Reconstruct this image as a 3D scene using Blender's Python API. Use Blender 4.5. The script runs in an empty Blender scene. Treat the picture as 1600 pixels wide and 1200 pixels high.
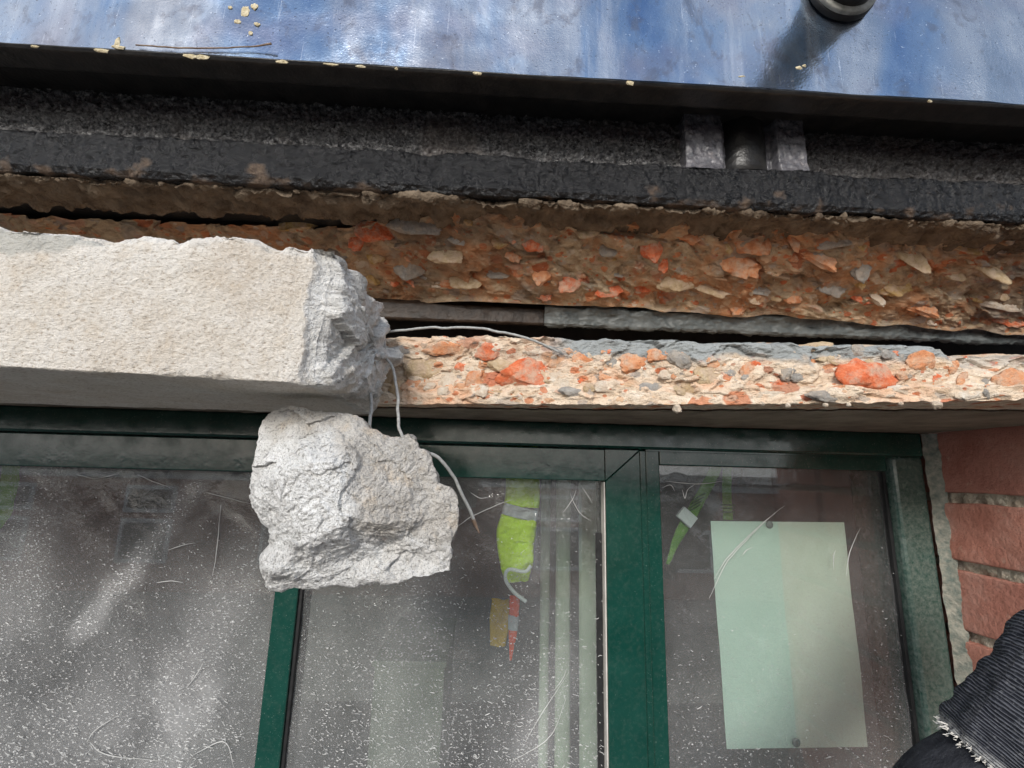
import bpy, math, random
import numpy as np
from mathutils import Matrix, Vector

random.seed(7)
rng = np.random.default_rng(7)
scene = bpy.context.scene

# ------------------------------------------------------------------ camera
F = 700.0                                   # focal length in pixels of a 1600 wide picture
def cdir(px, py):
    v = np.array([(px - 800) / F, -(py - 600) / F, -1.0]); return v / np.linalg.norm(v)
ey = cdir(768, 733.1)                       # straight into the wall
ez = cdir(897, -3057)                       # up
ex = np.cross(ey, ez); ex /= np.linalg.norm(ex); ez = np.cross(ex, ey)
RM = np.array([ex, ey, ez])                 # camera space -> world
cam_d = bpy.data.cameras.new('camera'); cam = bpy.data.objects.new('camera', cam_d)
scene.collection.objects.link(cam)
cam_d.sensor_fit = 'HORIZONTAL'; cam_d.sensor_width = 36.0; cam_d.lens = 36.0 * F / 1600.0
cam_d.clip_start = 0.01; cam_d.clip_end = 4000
cam.matrix_world = Matrix(RM.tolist()).to_4x4()
scene.camera = cam

# ------------------------------------------------------------------ sky, sun, exposure
SUN_EL, SUN_AZ = math.radians(25), math.radians(15)      # azimuth: positive to the left of straight behind the camera
w = bpy.data.worlds.new('World'); scene.world = w; w.use_nodes = True
nt = w.node_tree; nt.nodes.clear()
wo = nt.nodes.new('ShaderNodeOutputWorld'); bg = nt.nodes.new('ShaderNodeBackground')
sky = nt.nodes.new('ShaderNodeTexSky'); sky.sky_type = 'NISHITA'; sky.sun_disc = False
sky.sun_elevation = SUN_EL; sky.sun_rotation = math.pi + SUN_AZ
sky.air_density = 1.2; sky.dust_density = .8
tc = nt.nodes.new('ShaderNodeTexCoord'); mp = nt.nodes.new('ShaderNodeMapping'); mp.inputs['Scale'].default_value = (1, 1, 1.8)
cn = nt.nodes.new('ShaderNodeTexNoise'); cn.inputs['Scale'].default_value = 2.6; cn.inputs['Detail'].default_value = 7; cn.inputs['Roughness'].default_value = .55
cr = nt.nodes.new('ShaderNodeValToRGB'); cr.color_ramp.elements[0].position = .44; cr.color_ramp.elements[1].position = .66
cmx = nt.nodes.new('ShaderNodeMix'); cmx.data_type = 'RGBA'
cmx.inputs[7].default_value = (7.6, 7.8, 8.3, 1)
nt.links.new(tc.outputs['Generated'], mp.inputs['Vector']); nt.links.new(mp.outputs['Vector'], cn.inputs['Vector'])
sp_ = nt.nodes.new('ShaderNodeSeparateXYZ'); nt.links.new(tc.outputs['Generated'], sp_.inputs[0])
hr = nt.nodes.new('ShaderNodeValToRGB'); hr.color_ramp.elements[0].position = .0; hr.color_ramp.elements[0].color = (.9, .9, .9, 1); hr.color_ramp.elements[1].position = .42; hr.color_ramp.elements[1].color = (0, 0, 0, 1)
nt.links.new(sp_.outputs['Z'], hr.inputs['Fac']); mxm = nt.nodes.new('ShaderNodeMath'); mxm.operation = 'MAXIMUM'
nt.links.new(cn.outputs['Fac'], cr.inputs['Fac']); nt.links.new(cr.outputs['Color'], mxm.inputs[0]); nt.links.new(hr.outputs['Color'], mxm.inputs[1]); nt.links.new(mxm.outputs[0], cmx.inputs[0])
nt.links.new(sky.outputs['Color'], cmx.inputs[6]); nt.links.new(cmx.outputs[2], bg.inputs['Color'])
bg.inputs['Strength'].default_value = 0.14
nt.links.new(bg.outputs['Background'], wo.inputs['Surface'])
sd = bpy.data.lights.new('sun', 'SUN'); sd.energy = 2.0; sd.angle = math.radians(15); sd.color = (1, .965, .91)
sun = bpy.data.objects.new('sun', sd); scene.collection.objects.link(sun)
sv = Vector((-math.sin(SUN_AZ) * math.cos(SUN_EL), -math.cos(SUN_AZ) * math.cos(SUN_EL), math.sin(SUN_EL)))
sun.rotation_euler = sv.to_track_quat('Z', 'Y').to_euler()
vs = scene.view_settings; vs.view_transform = 'Standard'; vs.look = 'None'; vs.exposure = 0.45; vs.gamma = 1.0; vs.use_curve_mapping = False
try:
    scene.cycles.max_bounces = 6; scene.cycles.diffuse_bounces = 3; scene.cycles.glossy_bounces = 3; scene.cycles.transparent_max_bounces = 16; scene.cycles.sample_clamp_indirect = 6; scene.cycles.use_adaptive_sampling = True; scene.cycles.adaptive_threshold = .025
except Exception: pass

# ------------------------------------------------------------------ helpers
def PT(px, py, Y):
    """point on the plane at depth Y (metres in front of the camera, along the wall normal)"""
    v = RM @ np.array([(px - 800) / F, -(py - 600) / F, -1.0]); return v * (Y / v[1])
def XZ(px, py, Y):
    p = PT(px, py, Y); return p[0], p[2]

def _hash(i, j, k, s):
    h = (i * 374761393 + j * 668265263 + k * 2147483647 + s * 974711) & 0xffffffff
    h = ((h ^ (h >> 13)) * 1274126177) & 0xffffffff
    h = ((h ^ (h >> 16)) * 2246822519) & 0xffffffff
    return ((h ^ (h >> 15)) & 0xffffff) / 16777216.0
def vn(p, s=0):
    p = np.asarray(p, float); i = np.floor(p).astype(np.int64); f = p - i; f = f * f * f * (f * (f * 6 - 15) + 10)
    r = 0
    for a in (0, 1):
        for b in (0, 1):
            for c in (0, 1):
                wgt = (f[..., 0] if a else 1 - f[..., 0]) * (f[..., 1] if b else 1 - f[..., 1]) * (f[..., 2] if c else 1 - f[..., 2])
                r = r + wgt * _hash(i[..., 0] + a, i[..., 1] + b, i[..., 2] + c, s)
    return r * 2 - 1
def fbm(p, sc, o=4, s=0, g=.5):
    r = 0; a = 1.0; p = np.asarray(p, float) * sc
    for k in range(o):
        r = r + a * vn(p, s + k * 17); p = p * 2.03 + 11.7; a *= g
    return r
def facet(p, sc, s=0, step=.5):
    """angular broken faces: every cell is its own tilted plane (unit height about 1)"""
    p = np.asarray(p, float) * sc; q = np.floor(p).astype(np.int64); best = np.full(p.shape[:-1], 1e9); h = np.zeros(p.shape[:-1])
    for a in (-1, 0, 1):
        for b in (-1, 0, 1):
            for c in (-1, 0, 1):
                i, j, k = q[..., 0] + a, q[..., 1] + b, q[..., 2] + c
                d = np.stack([p[..., 0] - i - _hash(i, j, k, s), p[..., 1] - j - _hash(i, j, k, s + 1), p[..., 2] - k - _hash(i, j, k, s + 2)], -1)
                dd = (d * d).sum(-1)
                hh = (d[..., 0] * (_hash(i, j, k, s + 3) - .5) + d[..., 1] * (_hash(i, j, k, s + 4) - .5) + d[..., 2] * (_hash(i, j, k, s + 5) - .5)) * 2 + (_hash(i, j, k, s + 6) - .5) * 2 * step
                m = dd < best; best = np.where(m, dd, best); h = np.where(m, hh, h)
    return h
def sm(a, b, x):
    t = np.clip((x - a) / (b - a), 0, 1); return t * t * (3 - 2 * t)

def link(name, me, m=None, parent=None):
    o = bpy.data.objects.new(name, me); scene.collection.objects.link(o)
    if m is not None and me is not None: me.materials.append(m)
    if parent is not None: o.parent = parent
    return o
def tag(o, label, cat, group=None, kind=None):
    if label: o['label'] = label
    if cat: o['category'] = cat
    if group: o['group'] = group
    if kind: o['kind'] = kind
    return o
def empty(name, label, cat, loc=(0, 0, 0), group=None):
    o = bpy.data.objects.new(name, None); scene.collection.objects.link(o); o.empty_display_size = .02
    o.location = loc
    return tag(o, label, cat, group)
def adopt(o, parent):
    """parent keeping the child's world place (parents are only moved, never turned)"""
    o.parent = parent; o.matrix_parent_inverse = Matrix.Translation(-Vector(parent.location)); return o
def mesh_np(name, V, Fq, smooth=True, attrs=None):
    me = bpy.data.meshes.new(name); V = np.asarray(V, np.float32).reshape(-1, 3); Fq = np.asarray(Fq, np.int32)
    k = Fq.shape[1]; me.vertices.add(len(V)); me.vertices.foreach_set('co', V.ravel())
    me.loops.add(Fq.size); me.loops.foreach_set('vertex_index', Fq.ravel())
    me.polygons.add(len(Fq)); me.polygons.foreach_set('loop_start', np.arange(0, Fq.size, k, dtype=np.int32))
    try: me.polygons.foreach_set('loop_total', np.full(len(Fq), k, np.int32))
    except Exception: pass
    me.polygons.foreach_set('use_smooth', np.full(len(Fq), bool(smooth)))
    if attrs:
        for n, a in attrs.items():
            at = me.attributes.new(n, 'FLOAT', 'POINT'); at.data.foreach_set('value', np.asarray(a, np.float32).ravel())
    me.update(calc_edges=True); me.validate(); return me
def grid_faces(nu, nv, cu=False, cv=False, off=0, flip=False):
    a = np.arange(nu if cu else nu - 1); b = np.arange(nv if cv else nv - 1)
    A, B = np.meshgrid(a, b, indexing='ij'); A1 = (A + 1) % nu; B1 = (B + 1) % nv
    f = np.stack([A * nv + B, A1 * nv + B, A1 * nv + B1, A * nv + B1], -1).reshape(-1, 4) + off
    return f[:, ::-1] if flip else f
def grid_mesh(name, Pg, cu=False, cv=False, flip=False, smooth=True, attrs=None):
    nu, nv = Pg.shape[:2]; return mesh_np(name, Pg.reshape(-1, 3), grid_faces(nu, nv, cu, cv, 0, flip), smooth, attrs)
def grid_normals(Pg):
    du = np.gradient(Pg, axis=0); dv = np.gradient(Pg, axis=1); n = np.cross(du, dv)
    return n / (np.linalg.norm(n, axis=-1, keepdims=True) + 1e-12)
def box_me(name, lo, hi, bev=.0, seg=2):
    import bmesh
    bm = bmesh.new(); bmesh.ops.create_cube(bm, size=1)
    for v in bm.verts:
        v.co = Vector([(lo[i] + hi[i]) / 2 + v.co[i] * (hi[i] - lo[i]) for i in range(3)])
    if bev > 0: bmesh.ops.bevel(bm, geom=bm.edges[:], offset=bev, segments=seg, affect='EDGES', profile=.5)
    me = bpy.data.meshes.new(name); bm.to_mesh(me); bm.free()
    return me
def box(name, lo, hi, m, parent=None, bev=0.0, seg=2):
    return link(name, box_me(name, lo, hi, bev, seg), m, parent)
def prism_me(name, quad, d, bev=0):
    """polygon (list of 3d points) pushed along vector d"""
    import bmesh
    bm = bmesh.new(); vs_ = [bm.verts.new(Vector(q)) for q in quad]; f = bm.faces.new(vs_)
    r = bmesh.ops.extrude_face_region(bm, geom=[f])
    bmesh.ops.translate(bm, verts=[v for v in r['geom'] if isinstance(v, bmesh.types.BMVert)], vec=Vector(d))
    bmesh.ops.recalc_face_normals(bm, faces=bm.faces[:])
    if bev: bmesh.ops.bevel(bm, geom=bm.edges[:], offset=bev, segments=2, affect='EDGES', profile=.5)
    me = bpy.data.meshes.new(name); bm.to_mesh(me); bm.free(); return me
def spline(pts, n):
    p = np.asarray(pts, float); p = np.vstack([2 * p[0] - p[1], p, 2 * p[-1] - p[-2]]); out = []; m = len(p) - 3
    for t in np.linspace(0, m - 1e-6, n):
        i = int(t); u = t - i; a, b, c, d = p[i:i + 4]
        out.append(.5 * (2 * b + (c - a) * u + (2 * a - 5 * b + 4 * c - d) * u * u + (3 * b - a - 3 * c + d) * u ** 3))
    return np.array(out)
def tube_me(name, pts, rad, n=80, sides=12, twist=0, amp=0.0, wob=0.0, lobes=3):
    c = spline(pts, n)
    if wob: c = c + wob * np.stack([fbm(c, 90, 2, 3), fbm(c, 90, 2, 9), fbm(c, 90, 2, 15)], -1)
    r = np.interp(np.linspace(0, 1, n), np.linspace(0, 1, len(np.atleast_1d(rad))), np.atleast_1d(rad)) if np.ndim(rad) else np.full(n, rad)
    T = np.gradient(c, axis=0); T /= np.linalg.norm(T, axis=1, keepdims=True)
    up = np.array([.31, .8, .5]); L = np.concatenate([[0], np.cumsum(np.linalg.norm(np.diff(c, axis=0), axis=1))])
    V = []; prev = None
    for i in range(n):
        a = np.cross(T[i], up if prev is None else prev); a = np.cross(a, T[i]) if prev is not None else a
        a /= np.linalg.norm(a); prev = a; b = np.cross(T[i], a)
        th = np.linspace(0, 2 * np.pi, sides, endpoint=False)
        rr = r[i] * (1 + amp * np.cos(lobes * (th - twist * L[i])))
        V.append(c[i] + np.outer(np.cos(th) * rr, a) + np.outer(np.sin(th) * rr, b))
    V = np.array(V); nv = sides
    Fq = [tuple(x) for x in grid_faces(n, nv, False, True)]
    me = bpy.data.meshes.new(name)
    me.from_pydata(V.reshape(-1, 3).tolist(), [], Fq + [tuple(range(nv))[::-1], tuple(range((n - 1) * nv, n * nv))])
    me.polygons.foreach_set('use_smooth', [True] * len(me.polygons)); me.update(); return me

# ------------------------------------------------------------------ materials
class MT:
    def __init__(s, name):
        s.m = bpy.data.materials.new(name); s.m.use_nodes = True; s.t = s.m.node_tree; s.t.nodes.clear()
        s.out = s.t.nodes.new('ShaderNodeOutputMaterial'); s.b = s.t.nodes.new('ShaderNodeBsdfPrincipled')
        s.t.links.new(s.b.outputs[0], s.out.inputs[0])
        s.co = s.t.nodes.new('ShaderNodeNewGeometry').outputs['Position']
    def L(s, a, b): s.t.links.new(a, b)
    def sock(s, node, key, v):
        if v is None: return
        if hasattr(v, 'is_output'): s.L(v, node.inputs[key])
        else: node.inputs[key].default_value = v
    def mapv(s, scale, rot=(0, 0, 0)):
        n = s.t.nodes.new('ShaderNodeMapping'); n.inputs['Scale'].default_value = scale; n.inputs['Rotation'].default_value = rot
        s.L(s.co, n.inputs['Vector']); return n.outputs[0]
    def noise(s, sc, det=4, rough=.55, vec=None, dist=0):
        n = s.t.nodes.new('ShaderNodeTexNoise'); s.L(vec or s.co, n.inputs['Vector'])
        n.inputs['Scale'].default_value = sc; n.inputs['Detail'].default_value = det; n.inputs['Roughness'].default_value = rough; n.inputs['Distortion'].default_value = dist
        return n.outputs['Fac']
    def vor(s, sc, feat='F1', out='Distance', vec=None, rnd=1):
        n = s.t.nodes.new('ShaderNodeTexVoronoi'); n.feature = feat; s.L(vec or s.co, n.inputs['Vector']); n.inputs['Scale'].default_value = sc
        n.inputs['Randomness'].default_value = rnd
        return n.outputs[out]
    def vor2(s, sc, vec=None):
        n = s.t.nodes.new('ShaderNodeTexVoronoi'); s.L(vec or s.co, n.inputs['Vector']); n.inputs['Scale'].default_value = sc
        return n.outputs['Distance'], n.outputs['Color']
    def ramp(s, f, pts):
        n = s.t.nodes.new('ShaderNodeValToRGB'); e = n.color_ramp.elements
        while len(e) < len(pts): e.new(.5)
        for q, (p, c) in zip(e, pts):
            q.position = p; q.color = (c, c, c, 1) if not hasattr(c, '__len__') else (*c[:3], 1)
        s.L(f, n.inputs[0]); return n.outputs[0]
    def mix(s, f, a, b, mode='MIX'):
        n = s.t.nodes.new('ShaderNodeMix'); n.data_type = 'RGBA'; n.blend_type = mode; n.clamp_factor = True
        s.sock(n, 0, f); 
        for k, v in ((6, a), (7, b)):
            s.sock(n, k, v if hasattr(v, 'is_output') else ((*v, 1) if len(v) == 3 else v))
        return n.outputs[2]
    def math(s, op, a, b=None):
        n = s.t.nodes.new('ShaderNodeMath'); n.operation = op; s.sock(n, 0, a)
        if b is not None: s.sock(n, 1, b)
        return n.outputs[0]
    def attr(s, name):
        n = s.t.nodes.new('ShaderNodeAttribute'); n.attribute_name = name; return n.outputs['Fac']
    def bump(s, h, dist=.001, st=1.0, nrm=None):
        n = s.t.nodes.new('ShaderNodeBump'); n.inputs['Distance'].default_value = dist; s.sock(n, 'Strength', st)
        s.L(h, n.inputs['Height'])
        if nrm is not None: s.L(nrm, n.inputs['Normal'])
        return n.outputs[0]
    def schlick(s, f0, nrm=None):
        n = s.t.nodes.new('ShaderNodeLayerWeight'); n.inputs['Blend'].default_value = .5
        if nrm is not None: s.L(nrm, n.inputs['Normal'])
        return s.math('ADD', s.math('MULTIPLY', s.math('POWER', n.outputs['Facing'], 5.0), 1 - f0), f0)
    def set(s, col=None, rough=None, metal=None, nrm=None, spec=None, coat=None, **k):
        b = s.b
        if col is not None: s.sock(b, 'Base Color', col if hasattr(col, 'is_output') else (*col, 1))
        s.sock(b, 'Roughness', rough); s.sock(b, 'Metallic', metal); s.sock(b, 'Specular IOR Level', spec); s.sock(b, 'Coat Weight', coat)
        if nrm is not None: s.L(nrm, b.inputs['Normal'])
        for a, v in k.items(): s.sock(b, a, v)
        return s.m

def m_beam():
    s = MT('sandy cast concrete with grey broken end'); br = s.attr('broken'); smr = s.attr('smear')
    big = s.noise(14, 5, .6); mid = s.noise(70, 5, .6); fv = s.mapv((.72, 1, 1.15)); fine = s.noise(680, 3, .65, fv); grit = s.noise(1500, 2, .5, fv)
    c = s.ramp(big, [(.3, (.52, .46, .39)), (.5, (.58, .53, .465)), (.72, (.65, .62, .575))])
    c = s.mix(s.ramp(mid, [(.45, 0), (.75, .55)]), c, (.70, .67, .63))
    c = s.mix(s.ramp(mid, [(.22, .5), (.42, 0)]), c, (.48, .37, .25))
    c = s.mix(s.ramp(fine, [(.32, .75), (.46, 0)]), c, (.30, .24, .18))
    c = s.mix(s.ramp(fine, [(.55, 0), (.7, .6)]), c, (.76, .71, .64))
    g = s.ramp(s.noise(45, 6, .65), [(.3, (.52, .50, .465)), (.5, (.65, .63, .595)), (.68, (.79, .78, .76))])
    g = s.mix(s.ramp(s.noise(420, 4, .65), [(.3, .7), (.45, 0)]), g, (.22, .21, .20))
    g = s.mix(s.ramp(s.noise(32, 3, .5), [(.58, 0), (.68, .5)]), g, (.50, .42, .33))
    c = s.mix(br, c, g)
    c = s.mix(smr, c, (.40, .39, .355))
    hh = s.math('ADD', s.math('MULTIPLY', fine, 1.0), s.math('MULTIPLY', grit, .4))
    n1 = s.bump(hh, .0017, .75); n2 = s.bump(s.noise(260, 4, .7), .0035, s.math('MULTIPLY', br, .8), n1)
    return s.set(c, .92, nrm=n2, spec=.25)
def m_chunk():
    s = MT('pale broken concrete'); new = s.attr('clean')
    a = s.ramp(s.noise(38, 6, .65), [(.3, (.40, .37, .335)), (.5, (.51, .48, .44)), (.7, (.61, .59, .56))])
    a = s.mix(s.ramp(s.noise(60, 4, .6), [(.55, 0), (.7, .6)]), a, (.55, .45, .34))
    b = s.ramp(s.noise(50, 6, .65), [(.3, (.62, .61, .595)), (.55, (.74, .735, .72)), (.72, (.83, .83, .83))])
    c = s.mix(new, a, b)
    c = s.mix(s.ramp(s.noise(300, 3, .6), [(.30, .75), (.42, 0)]), c, (.25, .24, .22))
    c = s.mix(s.ramp(s.noise(900, 2, .5), [(.34, .6), (.44, 0)]), c, (.2, .19, .18))
    v, cid = s.vor2(150)
    c = s.mix(s.math('MULTIPLY', s.ramp(v, [(.22, 1), (.3, 0)]), s.ramp(cid, [(.72, 0), (.76, .55)])), c, (.42, .40, .38))
    c = s.mix(s.ramp(s.noise(24, 2, .5), [(.70, 0), (.76, .6)]), c, (.62, .42, .33))
    n1 = s.bump(s.noise(330, 4, .7), .0026, .9); n2 = s.bump(s.noise(1100, 2, .6), .0012, .8, n1)
    return s.set(c, .95, nrm=n2, spec=.2)
def m_crushed(name, dark=0.0):
    s = MT(name); paint = s.attr('paint')
    streak = s.mapv((1.0, 1, 1.6), (0, math.radians(-28), 0))
    big = s.noise(16, 5, .6, streak, .6); mid = s.noise(60, 6, .62, streak, .8)
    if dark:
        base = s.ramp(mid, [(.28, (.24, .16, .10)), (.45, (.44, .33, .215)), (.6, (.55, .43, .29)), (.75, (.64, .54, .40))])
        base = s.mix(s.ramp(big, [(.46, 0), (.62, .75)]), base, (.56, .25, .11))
    else:
        base = s.ramp(mid, [(.25, (.46, .31, .21)), (.42, (.68, .53, .39)), (.58, (.76, .63, .49)), (.75, (.82, .74, .64))])
        base = s.mix(s.ramp(big, [(.48, 0), (.64, .75)]), base, (.74, .42, .25))
    for sc, tc_, hi in ((38, .44, .6), (80, .40, .50), (170, .36, .7)):
        d, ci = s.vor2(sc, streak)
        sep = s.t.nodes.new('ShaderNodeSeparateColor'); s.L(ci, sep.inputs[0])
        pick = s.ramp(sep.outputs[0], [(hi, 0), (hi + .02, 1)])
        cc = s.ramp(sep.outputs[1], [(.0, (.50, .115, .04)), (.34, (.60, .22, .09)), (.46, (.62, .44, .28)), (.62, (.34, .30, .27)), (.8, (.66, .55, .42)), (1, (.45, .17, .09))])
        nz = s.math('ADD', d, s.math('MULTIPLY', s.math('SUBTRACT', s.noise(sc * 3, 2, .6), .5), .35))
        base = s.mix(s.math('MULTIPLY', s.ramp(nz, [(tc_ - .05, .8), (tc_ + .01, 0)]), pick), base, cc)
    base = s.mix(s.ramp(s.noise(520, 3, .6), [(.28, .6), (.4, 0)]), base, (.22, .13, .08))
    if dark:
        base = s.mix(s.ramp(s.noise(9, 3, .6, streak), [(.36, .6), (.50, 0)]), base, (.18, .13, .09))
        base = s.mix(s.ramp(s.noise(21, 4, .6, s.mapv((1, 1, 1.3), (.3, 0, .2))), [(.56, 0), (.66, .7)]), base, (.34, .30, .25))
    base = s.mix(paint, base, (.33, .345, .34))
    n1 = s.bump(s.noise(170, 4, .68, streak), .0042, .8); n2 = s.bump(s.noise(900, 2, .6), .0012, .7, n1)
    return s.set(base, .9, nrm=n2, spec=.25)
def m_frag(name, a, b, c_):
    s = MT(name); n = s.noise(140, 5, .65)
    c = s.ramp(n, [(.3, a), (.52, b), (.72, c_)])
    c = s.mix(s.ramp(s.noise(75, 6, .7), [(.45, 0), (.62, .75)]), c, (.62, .47, .35) if a[0] > .3 else (.48, .40, .32))
    c = s.mix(s.ramp(s.noise(600, 3, .6), [(.26, .5), (.34, 0)]), c, (.16, .07, .04))
    return s.set(c, .9, nrm=s.bump(s.noise(420, 5, .7), .003, .9), spec=.25)
def m_plain(name, a, b, sc=40, rough=.8, bsc=300, bd=.001, spec=.4, metal=0, coat=0):
    s = MT(name); c = s.ramp(s.noise(sc, 3, .6), [(.32, a), (.68, b)])
    return s.set(c, rough, metal, s.bump(s.noise(bsc, 2, .6), bd, .7), spec, coat)
def m_bitumen(name, bd=.006, sc=330, g=1.0, sp=.6):
    s = MT(name); rust = s.attr('rust')
    n = s.noise(sc, 4, .6); v = s.vor(sc * .55, 'SMOOTH_F1')
    c = s.ramp(s.noise(120, 5, .6), [(.3, (.018 * g, .018 * g, .021 * g)), (.6, (.05 * g, .048 * g, .052 * g)), (.8, (.12 * g, .105 * g, .10 * g))])
    if g > 5: c = s.ramp(s.noise(300, 3, .65), [(.36, (.016, .016, .018)), (.5, (.09, .086, .085)), (.66, (.28, .27, .265))])
    rc = s.ramp(s.noise(200, 5, .65), [(.3, (.05, .032, .024)), (.6, (.12, .085, .06)), (.8, (.26, .20, .14))])
    c = s.mix(rust, c, rc)
    h = s.math('ADD', s.math('MULTIPLY', v, -1.0), n)
    rg = s.mix(rust, s.ramp(s.noise(60, 4, .6), [(.35, .16), (.7, .38)]), (.8, .8, .8))
    return s.set(c, rg, nrm=s.bump(h, bd, .9), spec=sp)
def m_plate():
    s = MT('blue black mill scaled steel with painted sky patches')
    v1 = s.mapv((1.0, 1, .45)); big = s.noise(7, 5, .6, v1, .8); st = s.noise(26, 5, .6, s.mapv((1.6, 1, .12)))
    c = s.ramp(big, [(.3, (.10, .19, .36)), (.43, (.22, .31, .44)), (.55, (.36, .40, .46)), (.68, (.50, .52, .55))])  # patches partly paint reflected sky and clouds into the steel colour
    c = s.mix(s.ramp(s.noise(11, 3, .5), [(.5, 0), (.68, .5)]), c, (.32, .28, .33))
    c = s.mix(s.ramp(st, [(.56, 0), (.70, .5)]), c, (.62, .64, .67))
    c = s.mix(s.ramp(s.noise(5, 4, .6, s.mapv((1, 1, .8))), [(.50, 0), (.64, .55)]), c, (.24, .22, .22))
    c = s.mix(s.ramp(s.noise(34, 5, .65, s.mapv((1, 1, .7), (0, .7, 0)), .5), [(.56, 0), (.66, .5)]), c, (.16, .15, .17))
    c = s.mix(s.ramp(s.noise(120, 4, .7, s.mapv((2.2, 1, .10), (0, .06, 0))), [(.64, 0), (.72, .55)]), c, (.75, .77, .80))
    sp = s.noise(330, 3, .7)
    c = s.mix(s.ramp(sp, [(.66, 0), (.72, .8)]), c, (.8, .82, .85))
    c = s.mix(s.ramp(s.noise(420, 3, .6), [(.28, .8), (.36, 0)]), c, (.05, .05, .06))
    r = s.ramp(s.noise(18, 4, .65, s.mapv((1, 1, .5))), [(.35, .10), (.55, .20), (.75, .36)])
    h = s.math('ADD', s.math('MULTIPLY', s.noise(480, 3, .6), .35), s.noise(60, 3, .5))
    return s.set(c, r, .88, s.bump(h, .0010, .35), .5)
def m_frame(name='dark green gloss powder coated frame', du=.09):
    s = MT(name)
    c = s.ramp(s.noise(30, 4, .6), [(.3, (.006, .045, .034)), (.7, (.011, .060, .046))])
    dust = s.noise(210, 5, .7)
    c = s.mix(s.ramp(dust, [(.52 - du * .4, 0), (.85, du)]), c, (.30, .32, .29))
    c = s.mix(s.ramp(s.noise(900, 3, .6), [(.68, 0), (.74, .5)]), c, (.6, .6, .57))
    r = s.ramp(s.noise(40, 3, .6), [(.35, .07), (.75, .20 + du * .4)])
    return s.set(c, r, 0, s.bump(s.noise(90, 2, .5), .00022, .5), .65)
def m_brick():
    s = MT('red face brick'); oi = s.t.nodes.new('ShaderNodeObjectInfo').outputs['Random']
    c = s.ramp(s.noise(24, 6, .6), [(.3, (.40, .15, .105)), (.52, (.52, .23, .17)), (.72, (.62, .35, .28))])
    c = s.mix(s.math('MULTIPLY', oi, .35), c, (.33, .13, .11))
    c = s.mix(s.ramp(s.noise(95, 5, .65), [(.62, 0), (.76, .6)]), c, (.60, .42, .33))
    c = s.mix(s.ramp(s.noise(700, 2, .5), [(.3, .5), (.42, 0)]), c, (.16, .06, .05))
    return s.set(c, .82, nrm=s.bump(s.noise(180, 6, .62), .0025, .7), spec=.3)
def m_glass():
    s = MT('clear window glass'); t = s.t
    tr = t.nodes.new('ShaderNodeBsdfTransparent'); tr.inputs[0].default_value = (.86, .9, .88, 1)
    gl = t.nodes.new('ShaderNodeBsdfGlossy'); gl.inputs['Roughness'].default_value = .015
    mx = t.nodes.new('ShaderNodeMixShader'); s.L(s.schlick(.07), mx.inputs[0]); s.L(tr.outputs[0], mx.inputs[1]); s.L(gl.outputs[0], mx.inputs[2])
    s.L(mx.outputs[0], s.out.inputs[0]); return s.m
def m_film():
    s = MT('hazy scuffed protective film'); t = s.t; den = s.attr('haze')
    tr = t.nodes.new('ShaderNodeBsdfTransparent')
    df = t.nodes.new('ShaderNodeBsdfDiffuse'); df.inputs[0].default_value = (.80, .80, .80, 1)
    gl = t.nodes.new('ShaderNodeBsdfGlossy'); gl.inputs['Roughness'].default_value = .10
    bm1 = s.bump(s.noise(28, 4, .6, s.mapv((1, 1, .6)), .6), .004, .6); bm2 = s.bump(s.noise(260, 3, .6), .0008, .7, bm1)
    s.L(bm2, gl.inputs['Normal'])
    cloud = s.ramp(s.noise(9, 6, .6, s.mapv((1, 1, .6), (0, .5, 0)), .5), [(.3, .55), (.7, 1.35)])
    spk = s.math('MULTIPLY', s.ramp(s.noise(520, 4, .65, s.mapv((.7, 1, 1.3), (0, .4, 0))), [(.58, 0), (.72, .45)]), den)
    f = s.math('ADD', s.math('MULTIPLY', cloud, s.math('MULTIPLY', den, .125)), spk)
    m1 = t.nodes.new('ShaderNodeMixShader'); s.L(f, m1.inputs[0]); s.L(tr.outputs[0], m1.inputs[1]); s.L(df.outputs[0], m1.inputs[2])
    m2 = t.nodes.new('ShaderNodeMixShader'); s.L(s.schlick(.05, bm1), m2.inputs[0]); s.L(m1.outputs[0], m2.inputs[1]); s.L(gl.outputs[0], m2.inputs[2])
    s.L(m2.outputs[0], s.out.inputs[0]); return s.m
def m_denim():
    s = MT('dark twill denim'); uv = s.t.nodes.new('ShaderNodeUVMap').outputs[0]
    wv = s.t.nodes.new('ShaderNodeTexWave'); wv.wave_type = 'BANDS'; wv.bands_direction = 'Y'; wv.inputs['Scale'].default_value = 4.2; wv.inputs['Distortion'].default_value = 3.0; wv.inputs['Detail'].default_value = 2; wv.inputs['Detail Scale'].default_value = 3
    s.L(uv, wv.inputs['Vector'])
    f = wv.outputs['Fac']; c = s.ramp(f, [(.2, (.022, .024, .031)), (.6, (.045, .048, .058)), (.9, (.11, .114, .13))])
    c = s.mix(s.ramp(s.noise(500, 3, .6), [(.55, 0), (.75, .5)]), c, (.26, .26, .27))
    edge = s.attr('fray'); c = s.mix(s.math('MULTIPLY', edge, s.ramp(s.noise(260, 4, .7), [(.38, 0), (.55, 1)])), c, (.62, .61, .58))
    return s.set(c, .95, nrm=s.bump(f, .0012, .8), spec=.15)

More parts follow.
